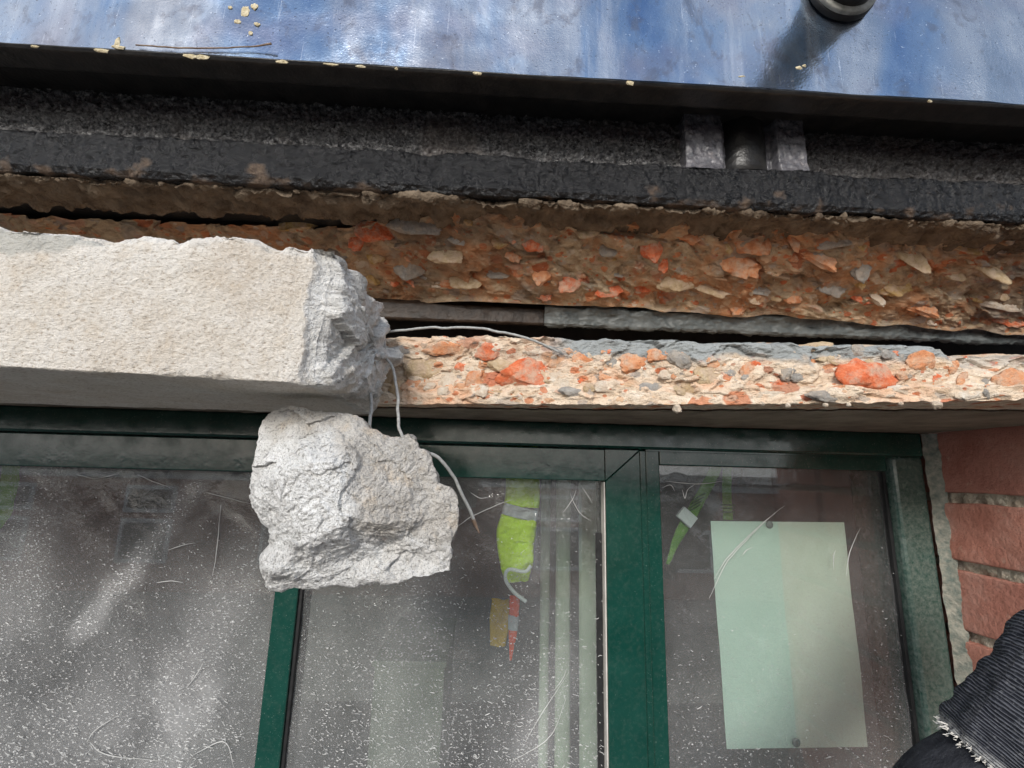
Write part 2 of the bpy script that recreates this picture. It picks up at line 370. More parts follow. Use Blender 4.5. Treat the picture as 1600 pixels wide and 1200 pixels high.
M = dict(
    beam=m_beam(), chunk=m_chunk(), lit=m_crushed('crushed brick concrete'), dark=m_crushed('darker crushed brick concrete', 1.0),  # dark: darker, browner copy of the lit mix
    red=m_frag('crushed red brick', (.60, .11, .04), (.76, .20, .085), (.82, .36, .21)),
    orange=m_frag('crushed orange brick', (.56, .19, .075), (.70, .31, .15), (.76, .46, .28)),
    buff=m_frag('buff stone', (.42, .29, .16), (.56, .42, .26), (.68, .56, .4)),
    grey=m_frag('grey flint', (.24, .22, .20), (.36, .34, .31), (.50, .47, .43)),
    cream=m_frag('cream mortar lump', (.56, .44, .32), (.70, .60, .48), (.78, .72, .63)),
    ochre=m_frag('ochre stone', (.36, .20, .06), (.52, .33, .12), (.62, .46, .22)),
    bit=m_bitumen('black bitumen paint', .004, 260, .2, .35), bitrough=m_bitumen('pitted bituminous render', .012, 180, 7.0, 1.0),
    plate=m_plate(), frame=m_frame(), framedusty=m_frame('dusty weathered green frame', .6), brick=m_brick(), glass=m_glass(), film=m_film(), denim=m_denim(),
    mortar=m_plain('lime mortar', (.30, .25, .19), (.52, .46, .37), 90, .95, 400, .003, .2),
    lip=m_plain('brown mortar lip', (.09, .065, .045), (.22, .17, .12), 45, .95, 300, .005, .2),
    steel=m_plain('black painted steel', (.010, .010, .011), (.03, .028, .026), 60, .35, 250, .0008, .5),
    steelbrown=m_plain('brown primed steel', (.020, .013, .009), (.05, .033, .022), 80, .5, 250, .001, .4),
    steelgrey=m_plain('grey painted steel', (.07, .08, .078), (.13, .14, .135), 60, .45, 300, .0008, .45),
    wire=m_plain('dull galvanised wire', (.26, .26, .25), (.44, .44, .42), 300, .55, 900, .0004, .5),
    wiretip=m_plain('rusty wire tip', (.16, .10, .07), (.30, .22, .16), 200, .8, 900, .0004, .3),
    splash=m_plain('yellowish mortar splash', (.42, .34, .20), (.72, .64, .46), 220, .95, 500, .002, .2),
    washer=m_plain('weathered grey washer', (.18, .18, .16), (.36, .35, .31), 120, .6, 400, .001, .4),
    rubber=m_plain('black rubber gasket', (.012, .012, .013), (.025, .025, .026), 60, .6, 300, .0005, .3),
    seal=m_plain('cream sealant', (.12, .15, .13), (.36, .34, .28), 120, .7, 300, .002, .3),
    bead=m_plain('pale glazing edge', (.55, .52, .47), (.68, .65, .6), 60, .5, 300, .0005, .4),
    soffit=m_plain('brown soffit', (.17, .14, .105), (.29, .25, .195), 30, .9, 400, .0015, .2),
    paper=m_plain('pale green paper', (.60, .74, .66), (.66, .78, .71), 6, .85, 60, .0004, .2),
    paper2=m_plain('pale cream green paper', (.66, .70, .61), (.72, .75, .66), 6, .85, 60, .0004, .2),
    dot=m_plain('grey fixing dot', (.12, .15, .14), (.17, .2, .19), 60, .7, 200, .0003, .3),
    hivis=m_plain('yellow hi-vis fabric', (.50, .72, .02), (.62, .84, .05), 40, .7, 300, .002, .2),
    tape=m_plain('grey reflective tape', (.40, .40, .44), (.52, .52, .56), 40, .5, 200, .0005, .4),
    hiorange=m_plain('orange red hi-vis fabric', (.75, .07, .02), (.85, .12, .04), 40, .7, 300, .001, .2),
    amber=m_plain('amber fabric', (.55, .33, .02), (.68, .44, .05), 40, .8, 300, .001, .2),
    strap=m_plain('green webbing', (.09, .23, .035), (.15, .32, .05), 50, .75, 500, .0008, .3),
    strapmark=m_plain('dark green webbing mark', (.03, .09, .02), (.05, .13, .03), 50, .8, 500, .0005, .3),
    white=m_plain('white plastic', (.70, .72, .76), (.80, .81, .84), 50, .45, 200, .0004, .5),
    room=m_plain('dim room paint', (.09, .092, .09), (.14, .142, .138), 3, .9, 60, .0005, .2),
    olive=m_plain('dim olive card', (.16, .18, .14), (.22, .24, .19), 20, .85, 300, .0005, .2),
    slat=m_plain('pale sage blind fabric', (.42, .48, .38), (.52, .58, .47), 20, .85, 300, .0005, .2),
    fleck=m_plain('white dust flecks', (.45, .45, .44), (.65, .65, .64), 50, .8, 200, .0002, .4),
    asphalt=m_plain('asphalt', (.04, .04, .042), (.06, .06, .062), 3, .9, 40, .003, .3),
    paving=m_plain('paving', (.10, .098, .093), (.15, .147, .14), 3, .9, 40, .002, .3),
    fbrick=m_plain('far red brick', (.26, .08, .05), (.36, .13, .085), 4, .9, 20, .004, .2),
    slate=m_plain('slate roof', (.08, .08, .09), (.13, .13, .14), 4, .7, 20, .004, .3),
    fwin=m_plain('far window pane', (.03, .035, .04), (.05, .055, .06), 2, .1, 20, .0, .5),
    glove=m_plain('charcoal knit glove', (.02, .021, .026), (.05, .052, .06), 90, .95, 500, .001, .1),
)

# ------------------------------------------------------------------ depths (metres from the camera along the wall normal)
YW = .53            # window frame face
ZS = .058           # soffit height above the eye

# ================================================================== setting: ground, opposite street, room
def slab(name, x0, x1, y0, y1, z, m, th=.2):
    o = box(name, (x0, y0, z - th), (x1, y1, z), m); o['kind'] = 'structure'; return o
slab('ground', -1800, 1800, -1800, 1800, -3.40, M['paving'])
slab('road', -400, 400, -9.0, -3.0, -3.396, M['asphalt'], .15)
slab('pavement', -400, 400, -2.99, .6, -3.27, M['paving'], .12)
slab('pavement', -400, 400, -11.4, -9.01, -3.27, M['paving'], .12)

# ================================================================== broken lintel: the lit band of crushed brick concrete
nX = 760
xs = np.linspace(-.62, .53, nX)                                  # from behind the beam to the brick reveal
x_l = PT(600, 580, .41)[0]; x_r = PT(1600, 580, .308)[0]
def band_Y(x): return .410 + (np.clip(x, x_l - .02, .6) - x_l) * (.308 - .410) / (x_r - x_l)
tops_px = [(600, 518), (700, 514), (860, 517), (1000, 521), (1200, 526), (1350, 530), (1480, 531), (1530, 534), (1600, 538)]
tx = []; tz = []
for a, b in tops_px:
    Y = .40
    for _ in range(6): p = PT(a, b, Y); Y = float(band_Y(p[0]))
    tx.append(p[0]); tz.append(p[2])
bots_px = [(600, 632), (800, 632), (1000, 633), (1250, 631), (1450, 628), (1600, 625)]
bx = []; bz = []
for a, b in bots_px:
    Y = .40
    for _ in range(6): p = PT(a, b, Y); Y = float(band_Y(p[0]))
    bx.append(p[0]); bz.append(p[2])
rows = 150
t = np.linspace(0, 1, rows)
Xg, Tg = np.meshgrid(xs, t, indexing='ij')
ztop = np.interp(Xg, tx, tz) + .0012 * fbm(np.stack([Xg, 0 * Xg, 0 * Xg], -1), 120, 3, 5)
zbot = np.interp(Xg, bx, bz) + .0007 * fbm(np.stack([Xg, 0 * Xg, 0 * Xg + 3], -1), 160, 3, 6)
Zg = zbot + (ztop - zbot) * Tg
Q = np.stack([Xg, 0 * Xg, Zg], -1)
env = sm(0, .10, Tg)
xrr = sm(PT(1480, 540, .316)[0], PT(1540, 540, .312)[0], Xg - (Tg - .6) * .02 * -1)
def band_rel(Qp):
    q = Qp * np.array([1, 1, 1.25])
    q = q + .004 * np.stack([fbm(q, 70, 3, 2), 0 * q[..., 0], fbm(q, 70, 3, 4)], -1)
    d = .0042 * facet(q, 36, 1, .45) + .0016 * facet(q, 110, 7, .4) + .0016 * fbm(q, 120, 5, 3, .55)
    return d
dsp = band_rel(Q) * (.25 + .75 * env)
# deeper bite invented in the upper right so the ledge shades it
bite = xrr * sm(.35, .75, Tg + .08 * fbm(Q, 40, 3, 9))
# undercut shelf low on the left, long horizontal cracks
shelf = .006 * sm(.30, .22, Tg + .10 * fbm(Q * np.array([1, 1, .2]), 30, 3, 12))
Yg = band_Y(Xg) + dsp + .020 * bite - shelf + .004
Yg += .018 * sm(.86, 1.0, Tg) ** 2                                 # top edge rounds back
Pface = np.stack([Xg, Yg, Zg], -1)
pnt = sm(.60, .74, Tg + .10 * fbm(Q, 60, 4, 21)) * sm(PT(820, 540, .38)[0], PT(900, 540, .38)[0], Xg) * (1 - xrr * .5)
# soffit and top sheets share the mesh
def strip(Y1, n, edge, zfun, noise_amp, s):
    u = np.linspace(0, 1, n + 1)[1:]
    e = edge[:, None, :]; Yv = e[..., 1] + (Y1 - e[..., 1]) * u[None, :]
    Xv = np.repeat(xs[:, None], n, 1); Zv = e[..., 2] * (1 - u) ** 3 + zfun * (1 - (1 - u) ** 3)
    q = np.stack([Xv, Yv, Zv], -1); q[..., 2] += noise_amp * fbm(q, 60, 4, s) * sm(0, .1, u)[None, :]; return q
sof = strip(YW + .03, 40, Pface[:, 0, :], ZS, .0006, 30)[:, ::-1, :]
top = strip(YW + .05, 30, Pface[:, -1, :], .128, .002, 31)
full = np.concatenate([sof, Pface, top], 1)
att = np.concatenate([np.zeros(sof.shape[:2]), pnt, np.zeros(top.shape[:2])], 1)
lintel = empty('broken_lintel', 'broken concrete lintel face full of red brick pieces above the window', 'lintel', (.15, .45, ZS))
adopt(link('broken_face', grid_mesh('lintel_face', full, attrs={'paint': att}), M['lit']), lintel)
# the underside is a thin skin of its own, browner than the face
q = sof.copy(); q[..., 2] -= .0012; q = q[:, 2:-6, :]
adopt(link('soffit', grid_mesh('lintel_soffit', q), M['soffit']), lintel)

def stone_me(name, seed, sub=4, ang=.55):
    import bmesh
    bm = bmesh.new(); bmesh.ops.create_icosphere(bm, subdivisions=sub, radius=1)
    co = np.array([v.co for v in bm.verts]); r_ = np.random.default_rng(seed)
    for k in range(11):                                            # chop flat faces
        n = r_.normal(size=3); n /= np.linalg.norm(n); d = r_.uniform(.55, .88)
        over = np.maximum(co @ n - d, 0); co = co - np.outer(over, n)
    co = co * (1 + .13 * fbm(co + seed, 2.4, 5, seed, .6)[:, None] + .05 * facet(co + seed, 3.0, seed + 2)[:, None])
    for v, c in zip(bm.verts, co): v.co = Vector(c)
    me = bpy.data.meshes.new(name); bm.to_mesh(me); bm.free()
    me.polygons.foreach_set('use_smooth', [True] * len(me.polygons)); return me
STONE = {}
for key in ('red', 'orange', 'buff', 'grey', 'cream', 'ochre'):
    STONE[key] = []
    for k in range(4):
        me = stone_me('stone_' + key, 10 * k + len(key)); me.materials.append(M[key]); STONE[key].append(me)
def stone(name, key, parent, px, py, Y, wpx, hpx, rot=0.0, dep=.5, k=None):
    me = STONE[key][random.randrange(4) if k is None else k]
    o = bpy.data.objects.new(name, me); scene.collection.objects.link(o)
    p = PT(px, py, Y); sx = wpx * Y / F / 2 * 1.18; sz = hpx * Y / F / 2 * 1.18
    o.matrix_world = Matrix.Translation(Vector(p)) @ Matrix.Rotation(-rot, 4, 'Y') @ Matrix.Rotation(random.uniform(-.25, .25), 4, 'X') @ Matrix.Diagonal((sx, min(sx, sz) * dep * 1.3, sz, 1))
    mw = o.matrix_world.copy(); o.parent = parent; o.matrix_parent_inverse = Matrix.Translation(-Vector(parent.location)); o.matrix_basis = mw
    return o
iface = Pface[:, :, 1]
def surf_Y(px, py):
    Y = .38
    for _ in range(5):
        p = PT(px, py, Y); i = int(np.clip(np.searchsorted(xs, p[0]), 0, nX - 1))
        j = int(np.clip((p[2] - zbot[i, 0]) / (ztop[i, 0] - zbot[i, 0]) * (rows - 1), 0, rows - 1)); Y = float(iface[i, j])
    return Y
LIT = [  # px, py, width, height, kind, turn, proud
    (825, 591, 74, 44, 'red', .05, .75), (765, 552, 40, 24, 'red', -.1, .45), (722, 575, 18, 14, 'red', 0, .5), (700, 543, 62, 20, 'orange', .1, .3),
    (742, 594, 34, 26, 'orange', .5, .3), (785, 570, 40, 26, 'buff', 0, .3), (672, 573, 62, 30, 'buff', .25, .4), (700, 596, 44, 36, 'cream', .3, .5),
    (635, 545, 40, 16, 'grey', .2, .4), (620, 606, 28, 26, 'buff', .8, .5), (650, 600, 44, 20, 'orange', .2, .3), (604, 580, 26, 40, 'buff', .3, .5),
    (1000, 566, 66, 30, 'orange', .1, .35), (1028, 556, 36, 20, 'orange', 0, .4), (1063, 562, 32, 30, 'grey', .1, .5), (958, 566, 22, 18, 'grey', 0, .2),
    (918, 560, 50, 22, 'orange', -.1, .3), (892, 612, 30, 14, 'grey', 0, .5), (866, 566, 20, 16, 'orange', .4, .4), (880, 600, 26, 34, 'cream', 0, .4),
    (752, 617, 26, 12, 'orange', 0, .3), (776, 618, 20, 12, 'buff', 0, .3), (652, 622, 22, 8, 'orange', 0, .3), (1074, 608, 22, 30, 'buff', -.5, .45),
    (1016, 608, 30, 22, 'grey', .2, .3), (945, 606, 26, 18, 'cream', 0, .4), (908, 598, 10, 10, 'red', 0, .5), (897, 598, 8, 9, 'red', 0, .5),
    (1118, 566, 32, 16, 'orange', .3, .4), (1110, 586, 40, 28, 'buff', .1, .35), (1142, 583, 14, 18, 'grey', 0, .5), (1168, 580, 22, 26, 'orange', -.3, .4),
    (1182, 569, 14, 10, 'red', 0, .5), (1224, 601, 24, 16, 'red', 0, .5), (1208, 601, 10, 14, 'red', 0, .5), (1168, 598, 12, 14, 'orange', 0, .4),
    (1230, 583, 28, 26, 'grey', -.3, .45), (1256, 586, 34, 14, 'grey', .3, .4), (1357, 591, 92, 54, 'red', .05, .75), (1444, 565, 46, 28, 'orange', .2, .35),
    (1466, 590, 24, 18, 'red', .1, .45), (1414, 586, 28, 14, 'orange', 0, .4), (1300, 561, 44, 16, 'buff', .1, .4), (1276, 542, 52, 12, 'buff', .15, .5),
    (1418, 612, 60, 14, 'cream', -.1, .5), (1296, 620, 60, 16, 'grey', 0, .35), (1210, 620, 50, 14, 'cream', 0, .4), (1344, 548, 22, 16, 'grey', 0, .4),
    (1388, 552, 20, 18, 'grey', 0, .4), (1545, 598, 18, 12, 'grey', 0, .5), (1542, 614, 12, 16, 'grey', 0, .5), (1575, 600, 60, 40, 'orange', -.1, .35),
    (1490, 575, 14, 20, 'orange', -.5, .4), (1503, 594, 12, 24, 'orange', -.6, .4), (1585, 572, 30, 16, 'cream', 0, .4), (1516, 614, 40, 14, 'cream', .2, .4),
    (1040, 585, 18, 12, 'cream', 0, .4), (836, 548, 30, 12, 'cream', 0, .4), (950, 588, 30, 12, 'orange', 0, .3), (1080, 580, 16, 12, 'red', 0, .4),
]
for (a, b, ww, hh, kk, ro, pr) in LIT:
    nm = {'red': 'brick_fragment', 'orange': 'brick_fragment', 'buff': 'pebble', 'grey': 'pebble', 'cream': 'mortar_lump'}[kk]
    stone(nm, kk, lintel, a, b, surf_Y(a, b) + .0016, ww * 1.12, hh * 1.18, ro, .22 + pr * .34)
for _ in range(90):
    a = random.uniform(610, 1595); b = random.uniform(545, 625); w_ = random.uniform(7, 20); kk = random.choice(('red', 'orange', 'orange', 'buff', 'grey', 'cream', 'cream'))
    stone('brick_fragment' if kk in ('red', 'orange') else 'pebble', kk, lintel, a, b, surf_Y(a, b) + .0012, w_, w_ * random.uniform(.5, .9), random.uniform(-.6, .6), .35)
# chips clinging under the lower edge
for (a, b, s_) in [(1058, 639, 11), (1231, 634, 6), (1290, 634, 6), (1326, 633, 5), (1408, 632, 5), (1462, 633, 12), (985, 634, 5), (1190, 631, 7)]:
    stone('concrete_chip', 'cream', lintel, a, b - 1, float(band_Y(PT(a, b, .37)[0])) + .002, s_, s_ * 1.2, .4, 1)

# ================================================================== cast concrete beam with the snapped end
NB, NU = 520, 300
beam_front_r, beam_front_l = .268, .243
XB0 = PT(-160, 480, .24)[0]; XB1 = PT(492, 600, .268)[0]
zb = .0468
def beam_front(x): return np.interp(x, [PT(0, 500, .246)[0], XB1], [.246, .268])
xv = np.concatenate([np.linspace(-.80, XB0, 60)[:-1], np.linspace(XB0, XB1 - .03, 330), np.linspace(XB1 - .03, XB1, 190)[1:]])
NB = len(xv)
topx = [0, 60, 140, 190, 245, 262, 276, 292, 310, 330, 385, 410, 450, 490]; topy = [352, 358, 361, 366, 366, 372, 380, 371, 369, 366, 366, 376, 385, 390]
tX = [PT(a, b, .255)[0] for a, b in zip(topx, topy)]; tZ = [PT(a, b, float(beam_front(PT(a, b, .255)[0])))[2] for a, b in zip(topx, topy)]
# section: front face up, top back, rear down, soffit forward (4 sides, rounded a little)
nf, ntp, nr, ns = 130, 50, 30, 80
def section(x):
    yf = beam_front(x); yb = .418; zt = np.interp(x, tX, tZ)
    f_ = np.stack([np.full(nf, yf), np.linspace(zb, zt, nf, endpoint=False)], -1)
    t_ = np.stack([np.linspace(yf, yb, ntp, endpoint=False), np.full(ntp, zt)], -1)
    r_ = np.stack([np.full(nr, yb), np.linspace(zt, zb, nr, endpoint=False)], -1)
    s_ = np.stack([np.linspace(yb, yf, ns, endpoint=False), np.full(ns, zb)], -1)
    return np.concatenate([f_, t_, r_, s_])
SEC = np.array([section(x) for x in xv]); nu = SEC.shape[1]
B = np.zeros((NB, nu, 3)); B[..., 0] = xv[:, None]; B[..., 1:] = SEC
C0 = np.stack([xv, np.full(NB, .34), np.full(NB, .088)], -1)[:, None, :]
zt_ = np.interp(xv, tX, tZ)[:, None]
front_m = np.zeros(nu); front_m[:nf] = 1
dz_top = zt_ - B[..., 2]; dz_bot = B[..., 2] - zb; dy_front = B[..., 1] - beam_front(xv)[:, None]
near_end = sm(XB1 - .014, XB1, xv)[:, None]
q = B.copy()
rag = .0016 * fbm(q, 70, 5, 40, .6) + .0008 * facet(q, 160, 41)
surf = .00035 * fbm(q, 400, 3, 42)
# rounding and spalling of the long edges
inx = np.array([0, 1, 0]); inz = np.array([0, 0, 1])
cornT = np.exp(-(dz_top + np.maximum(dy_front, 0)) / .004); cornB = np.exp(-(dz_bot + np.maximum(dy_front, 0)) / .0022)
spallT = np.clip(.8 + 1.5 * fbm(np.stack([q[..., 0], 0 * q[..., 0], 0 * q[..., 0]], -1), 55, 4, 50), 0, 2.4)
B[..., 1] += .0034 * cornT * spallT + .0014 * cornB * np.clip(.6 + 1.6 * fbm(q * np.array([1, 0, 0]), 70, 4, 52, .6), 0, 3); B[..., 2] += -.0028 * cornT * spallT + .0008 * cornB
B[..., 1] += surf + rag * cornT; B[..., 2] += rag * (cornT + .3 * (front_m == 0)[None, :] * sm(.0, .003, dy_front))
side = np.sign(.34 - B[..., 1])
brk = np.clip(sm(XB1 - .010, XB1 - .0055, B[..., 0] + .0035 * fbm(q, 85, 5, 55)) , 0, 1)
dxe = near_end * (.0040 * fbm(q * np.array([0, 1, 1]), 50, 4, 58, .55) - .002)
B[..., 0] += dxe
B[..., 1] += brk * near_end * (.005 + .0016 * fbm(q, 110, 4, 62)) * front_m[None, :]
top_brk = sm(.006, .002, dz_top + .004 * fbm(q, 60, 4, 56)) * .5
smear = sm(.016, .011, dz_top + .006 * fbm(q, 50, 4, 57) + np.maximum(B[..., 0] - PT(90, 400, .25)[0], 0) * .35) * (B[..., 0] < PT(160, 400, .25)[0])
smear2 = sm(.01, .008, np.hypot(B[..., 0] - PT(0, 440, .25)[0], (B[..., 2] - PT(0, 440, .25)[2]) * .5)) * .0
# end cap: rings closing to a point, pushed out of plane as a fracture
nring = 120
cap = []; capb = []
last = B[-1]
cy, cz = .335, .086
for i, s_ in enumerate(np.linspace(1, 0, nring + 1)[1:]):
    r = last.copy(); r[:, 1] = cy + (last[:, 1] - cy) * s_; r[:, 2] = cz + (last[:, 2] - cz) * s_
    cap.append(r)
cap = np.array(cap); qc = cap.copy()
depth = (cap[..., 1] - .268) / .15
e_ = sm(1.0, .93, np.repeat(np.linspace(1, 0, nring + 1)[1:, None], nu, 1))
ex_ = .015 * np.sin(np.clip(depth, 0, 1) ** .8 * math.pi) ** .7 * sm(0.0, .02, cap[..., 2] - zb + .008)
qc = qc + .004 * np.stack([0 * depth, fbm(qc, 70, 3, 63), fbm(qc, 70, 3, 65)], -1)
ex_ += .0050 * facet(qc, 30, 60, .45) + .0010 * facet(qc, 85, 66, .4) + .0015 * fbm(qc, 100, 5, 70, .55)
ex_ += .012 * np.exp(-((cap[..., 1] - .385) ** 2 / .0005 + (cap[..., 2] - .10) ** 2 / .0006))      # knob by the wires
ex_ -= .006 * np.exp(-((cap[..., 1] - .34) ** 2 / .0008 + (cap[..., 2] - .118) ** 2 / .0003))
cap[..., 0] += ex_ * e_ * 1.0
cap[..., 1] += (.003 * fbm(qc, 70, 4, 73)) * e_; cap[..., 2] += (.003 * fbm(qc, 70, 4, 79)) * e_
allB = np.concatenate([B, cap], 0)
abrk = np.concatenate([np.clip(brk * sm(.0, .002, .2 - 0 * brk) + top_brk, 0, 1), np.ones(cap.shape[:2])], 0)
asm = np.concatenate([smear * front_m[None, :], np.zeros(cap.shape[:2])], 0)
bm_ = grid_mesh('beam', allB, cv=True, attrs={'broken': abrk, 'smear': asm * .85}, flip=True)
beam = link('concrete_beam', bm_, M['beam']); tag(beam, 'long sandy beige concrete beam snapped off at a rough grey end', 'beam')

# lumps stuck in the snapped end
for (a, b, Y, s_, k) in [(592, 508, .400, 26, 0), (578, 500, .385, 34, 1), (570, 530, .375, 22, 2), (585, 545, .395, 20, 3), (556, 480, .355, 30, 1), (540, 470, .300, 34, 0), (566, 590, .39, 24, 1)]:
    me = STONE['grey'][k].copy(); me.materials.clear(); me.materials.append(M['chunk'])
    at_ = me.attributes.new('clean', 'FLOAT', 'POINT'); at_.data.foreach_set('value', [.25] * len(me.vertices))
    o = bpy.data.objects.new('concrete_lump', me); scene.collection.objects.link(o); p = PT(a, b, Y); r = s_ * Y / F / 2
    o.matrix_world = Matrix.Translation(Vector(p)) @ Matrix.Rotation(random.uniform(0, 3), 4, 'Y') @ Matrix.Diagonal((r * 1.2, r, r, 1)); o.parent = beam

# ================================================================== hanging chunk
ol = [(105,195),(150,155),(240,115),(300,120),(370,140),(480,155),(600,165),(640,195),(680,235),(740,270),(790,290),(830,285),(880,268),(920,295),(950,345),(990,365),(1020,430),(1040,480),(1048,530),(1110,555),(1135,600),(1145,640),(1140,800),(1115,870),(1105,940),(1100,1000),(1020,1008),(900,1040),(800,1065),(700,1072),(620,1075),(540,1080),(450,1090),(300,1100),(150,1102),(120,1085),(110,1020),(115,920),(130,880),(150,820),(150,770),(110,740),(75,690),(55,640),(45,570),(40,500),(55,430),(65,390),(75,330),(85,260),(100,220)]
YC = .305
pts = np.array([PT(380 + a * .2918, 600 + b * .2918, YC) for a, b in ol]); cen = PT(380 + 590 * .2918, 600 + 630 * .2918, YC)
rel = pts - cen; ang = np.arctan2(rel[:, 2], rel[:, 0]); rr = np.hypot(rel[:, 0], rel[:, 2]); o_ = np.argsort(ang); ang = ang[o_]; rr = rr[o_]
NA = 760; th = np.linspace(-np.pi, np.pi, NA, endpoint=False)
R_ = np.interp(th, np.concatenate([ang - 2 * np.pi, ang, ang + 2 * np.pi]), np.concatenate([rr, rr, rr]))
phi = np.linspace(0, np.pi, 300)                                   # front pole to back pole
s1 = np.linspace(0, 1, 150) ** .75; s_r = np.concatenate([s1, s1[::-1]]); s_r[149:151] = 1; fr1 = np.maximum(1 - s1 ** 5, 0) ** .6; front = np.concatenate([fr1, -fr1[::-1]])
TH, PH = np.meshgrid(th, phi, indexing='ij')
rad = R_[:, None] * s_r[None, :] ; rad[:, 0] = 0; rad[:, -1] = 0
Pc = np.zeros((NA, 300, 3)); Pc[..., 0] = cen[0] + np.cos(TH) * rad; Pc[..., 2] = cen[2] + np.sin(TH) * rad
U_ = Pc[..., 0] - cen[0] + .0025 * fbm(Pc, 60, 4, 83); V_ = Pc[..., 2] - cen[2] + .0025 * fbm(Pc, 60, 4, 85)
planes = np.max(np.stack([-.030 + 0 * U_ - .05 * V_, -.034 - .42 * (U_ + .012) - .10 * V_, -.031 + .62 * (U_ - .004) + .22 * V_, -.036 - .75 * (V_ + .030) + .1 * U_, -.032 + .85 * (V_ - .026) - .15 * U_, -.040 + .5 * U_ - .9 * V_, -.037 - .55 * (U_ + .03) + .5 * V_]), 0)
front = np.broadcast_to(front[None, :], U_.shape)
Pc[..., 1] = YC + np.where(front >= 0, np.minimum(planes, -.004) * np.maximum(front, 0), -.030 * np.minimum(front, 0))
q = Pc.copy()
# large facets: upper right face leans back, a ridge runs down the middle
lean = np.clip(((q[..., 0] - cen[0]) * .75 + (q[..., 2] - cen[2]) * .55), -.03, .06)
fr_m = sm(-.3, .3, front)
q = q + .003 * np.stack([fbm(q, 90, 3, 82), fbm(q, 90, 3, 84), fbm(q, 90, 3, 86)], -1)
d = .0040 * facet(q, 30, 80, .12) + .0012 * facet(q, 75, 90, .2) + .0011 * fbm(q, 90, 5, 99, .55) + .0007 * fbm(q, 420, 3, 101)
Pc[..., 1] += d * np.abs(front) ** .4
wig = .0016 * fbm(q, 130, 4, 120) * s_r[None, :]
Pc[..., 0] += wig * np.cos(TH); Pc[..., 2] += wig * np.sin(TH)
# ledge near the foot
Pc[..., 1] += fr_m * .004 * np.sin((q[..., 2] - cen[2] + .036 + .01 * fbm(q, 30, 3, 130)) / .006) * np.exp(-((q[..., 2] - cen[2] + .036) / .012) ** 2)
clean = sm(.010, -.002, U_ * .9 + V_ * .35 - .004 + .006 * fbm(q, 40, 4, 140)) * sm(.055, .035, q[..., 2] - cen[2] + .008 * fbm(q, 50, 3, 141))
clean = np.maximum(clean, sm(-.018, -.028, q[..., 2] - cen[2] + .006 * fbm(q, 60, 3, 143)) * .75)
chunk = link('concrete_chunk', grid_mesh('chunk', Pc, cu=True, attrs={'clean': clean}, flip=False), M['chunk'])
tag(chunk, 'pale jagged concrete chunk dangling on wires below the beam end', 'concrete chunk')

# ================================================================== wires
def wire(name, pxs, r, label, n=140, amp=.10, twist=1500, wob=.0006):
    pts_ = [PT(a, b, Y) for a, b, Y in pxs]
    o = link(name, tube_me(name, pts_, r, n, 14, twist, amp, wob), M['wire']); tag(o, label, 'wire', 'tie wires in the broken concrete'); return o
w1 = wire('wire', [(575, 532, .386), (592, 522, .388), (625, 516, .384), (690, 512, .374), (755, 514, .366), (815, 527, .366), (850, 539, .370), (872, 549, .373)], .00105, 'thin stranded wire arching along the lit lintel face, frayed at its end')
for k in range(9):
    a0 = (852 + random.uniform(-4, 6), 540 + random.uniform(-1, 2), .3705); a2 = (880 + random.uniform(-6, 18), 552 + random.uniform(-4, 8), surf_Y(885, 552) - random.uniform(.001, .006))
    a1 = ((a0[0] + a2[0]) / 2 + random.uniform(-3, 3), (a0[1] + a2[1]) / 2 + random.uniform(-3, 3), (a0[2] + a2[2]) / 2 - .001)
    f = link('strand', tube_me('strand', [PT(*a0), PT(*a1), PT(*a2)], .00028, 14, 6), M['wire'], w1)
wire('wire', [(594, 520, .386), (600, 540, .380), (598, 556, .372), (588, 567, .364), (582, 580, .354), (580, 610, .346), (579, 645, .336), (577, 672, .328), (577, 690, .322)], .00128, 'left of the two wires running down from the beam end into the chunk')
w3 = wire('wire', [(560, 580, .368), (575, 572, .362), (586, 562, .368), (597, 556, .372), (609, 567, .370), (617, 588, .366), (621, 615, .360), (622, 645, .352), (624, 672, .345), (632, 690, .336), (645, 700, .327)], .00118, 'right of the two wires looping down from the beam end into the chunk')
w4 = wire('wire', [(640, 700, .322), (664, 706, .318), (683, 714, .320), (701, 733, .326), (714, 755, .332), (722, 772, .335), (731, 791, .338), (740, 813, .341)], .00120, 'bent loose wire end sticking out of the right side of the chunk', amp=.06)
link('rusty_tip', tube_me('rusty_tip', [PT(739, 811, .341), PT(743, 820, .342), PT(749, 833, .343)], [.0016, .0013, .0003], 20, 10, 0, 0), M['wiretip'], w4)

# ================================================================== upper broken concrete (in shade) with lip, ledge, rough face
xu = np.linspace(-1.2, 1.15, 1100); ru = 170; Z_UT = .2735
tu = np.linspace(0, 1, ru); XU, TU = np.meshgrid(xu, tu, indexing='ij')
zlow = np.interp(XU, [-.2, .12, .33, .60], [.212, .209, .207, .197]) + .004 * fbm(np.stack([XU, 0 * XU, 0 * XU], -1), 22, 4, 150) * sm(.02, .2, XU)
ZU = zlow + (Z_UT - zlow) * TU
YU = .545 - .100 * TU + .055 * sm(-.02, -.22, XU)
QU = np.stack([XU, YU, ZU], -1) * np.array([1, 1, 1])
sh = QU.copy(); sh[..., 0] += ZU * .8                                # slanting grain
sh = sh + .006 * np.stack([fbm(sh, 40, 3, 162), 0 * ZU, fbm(sh, 40, 3, 164)], -1)
YU2 = YU + .009 * facet(sh * np.array([.7, 1, 1.1]), 22, 160, .4) + .0025 * facet(sh, 60, 170, .4) + .0038 * fbm(sh, 55, 6, 180, .58) + .004
baseU = np.stack([XU, YU, ZU], -1); NU_ = grid_normals(baseU); NU_ *= -np.sign(NU_[..., 1:2] + 1e-9)
PU = baseU - NU_ * ((YU2 - YU) * sm(0, .06, TU))[..., None]
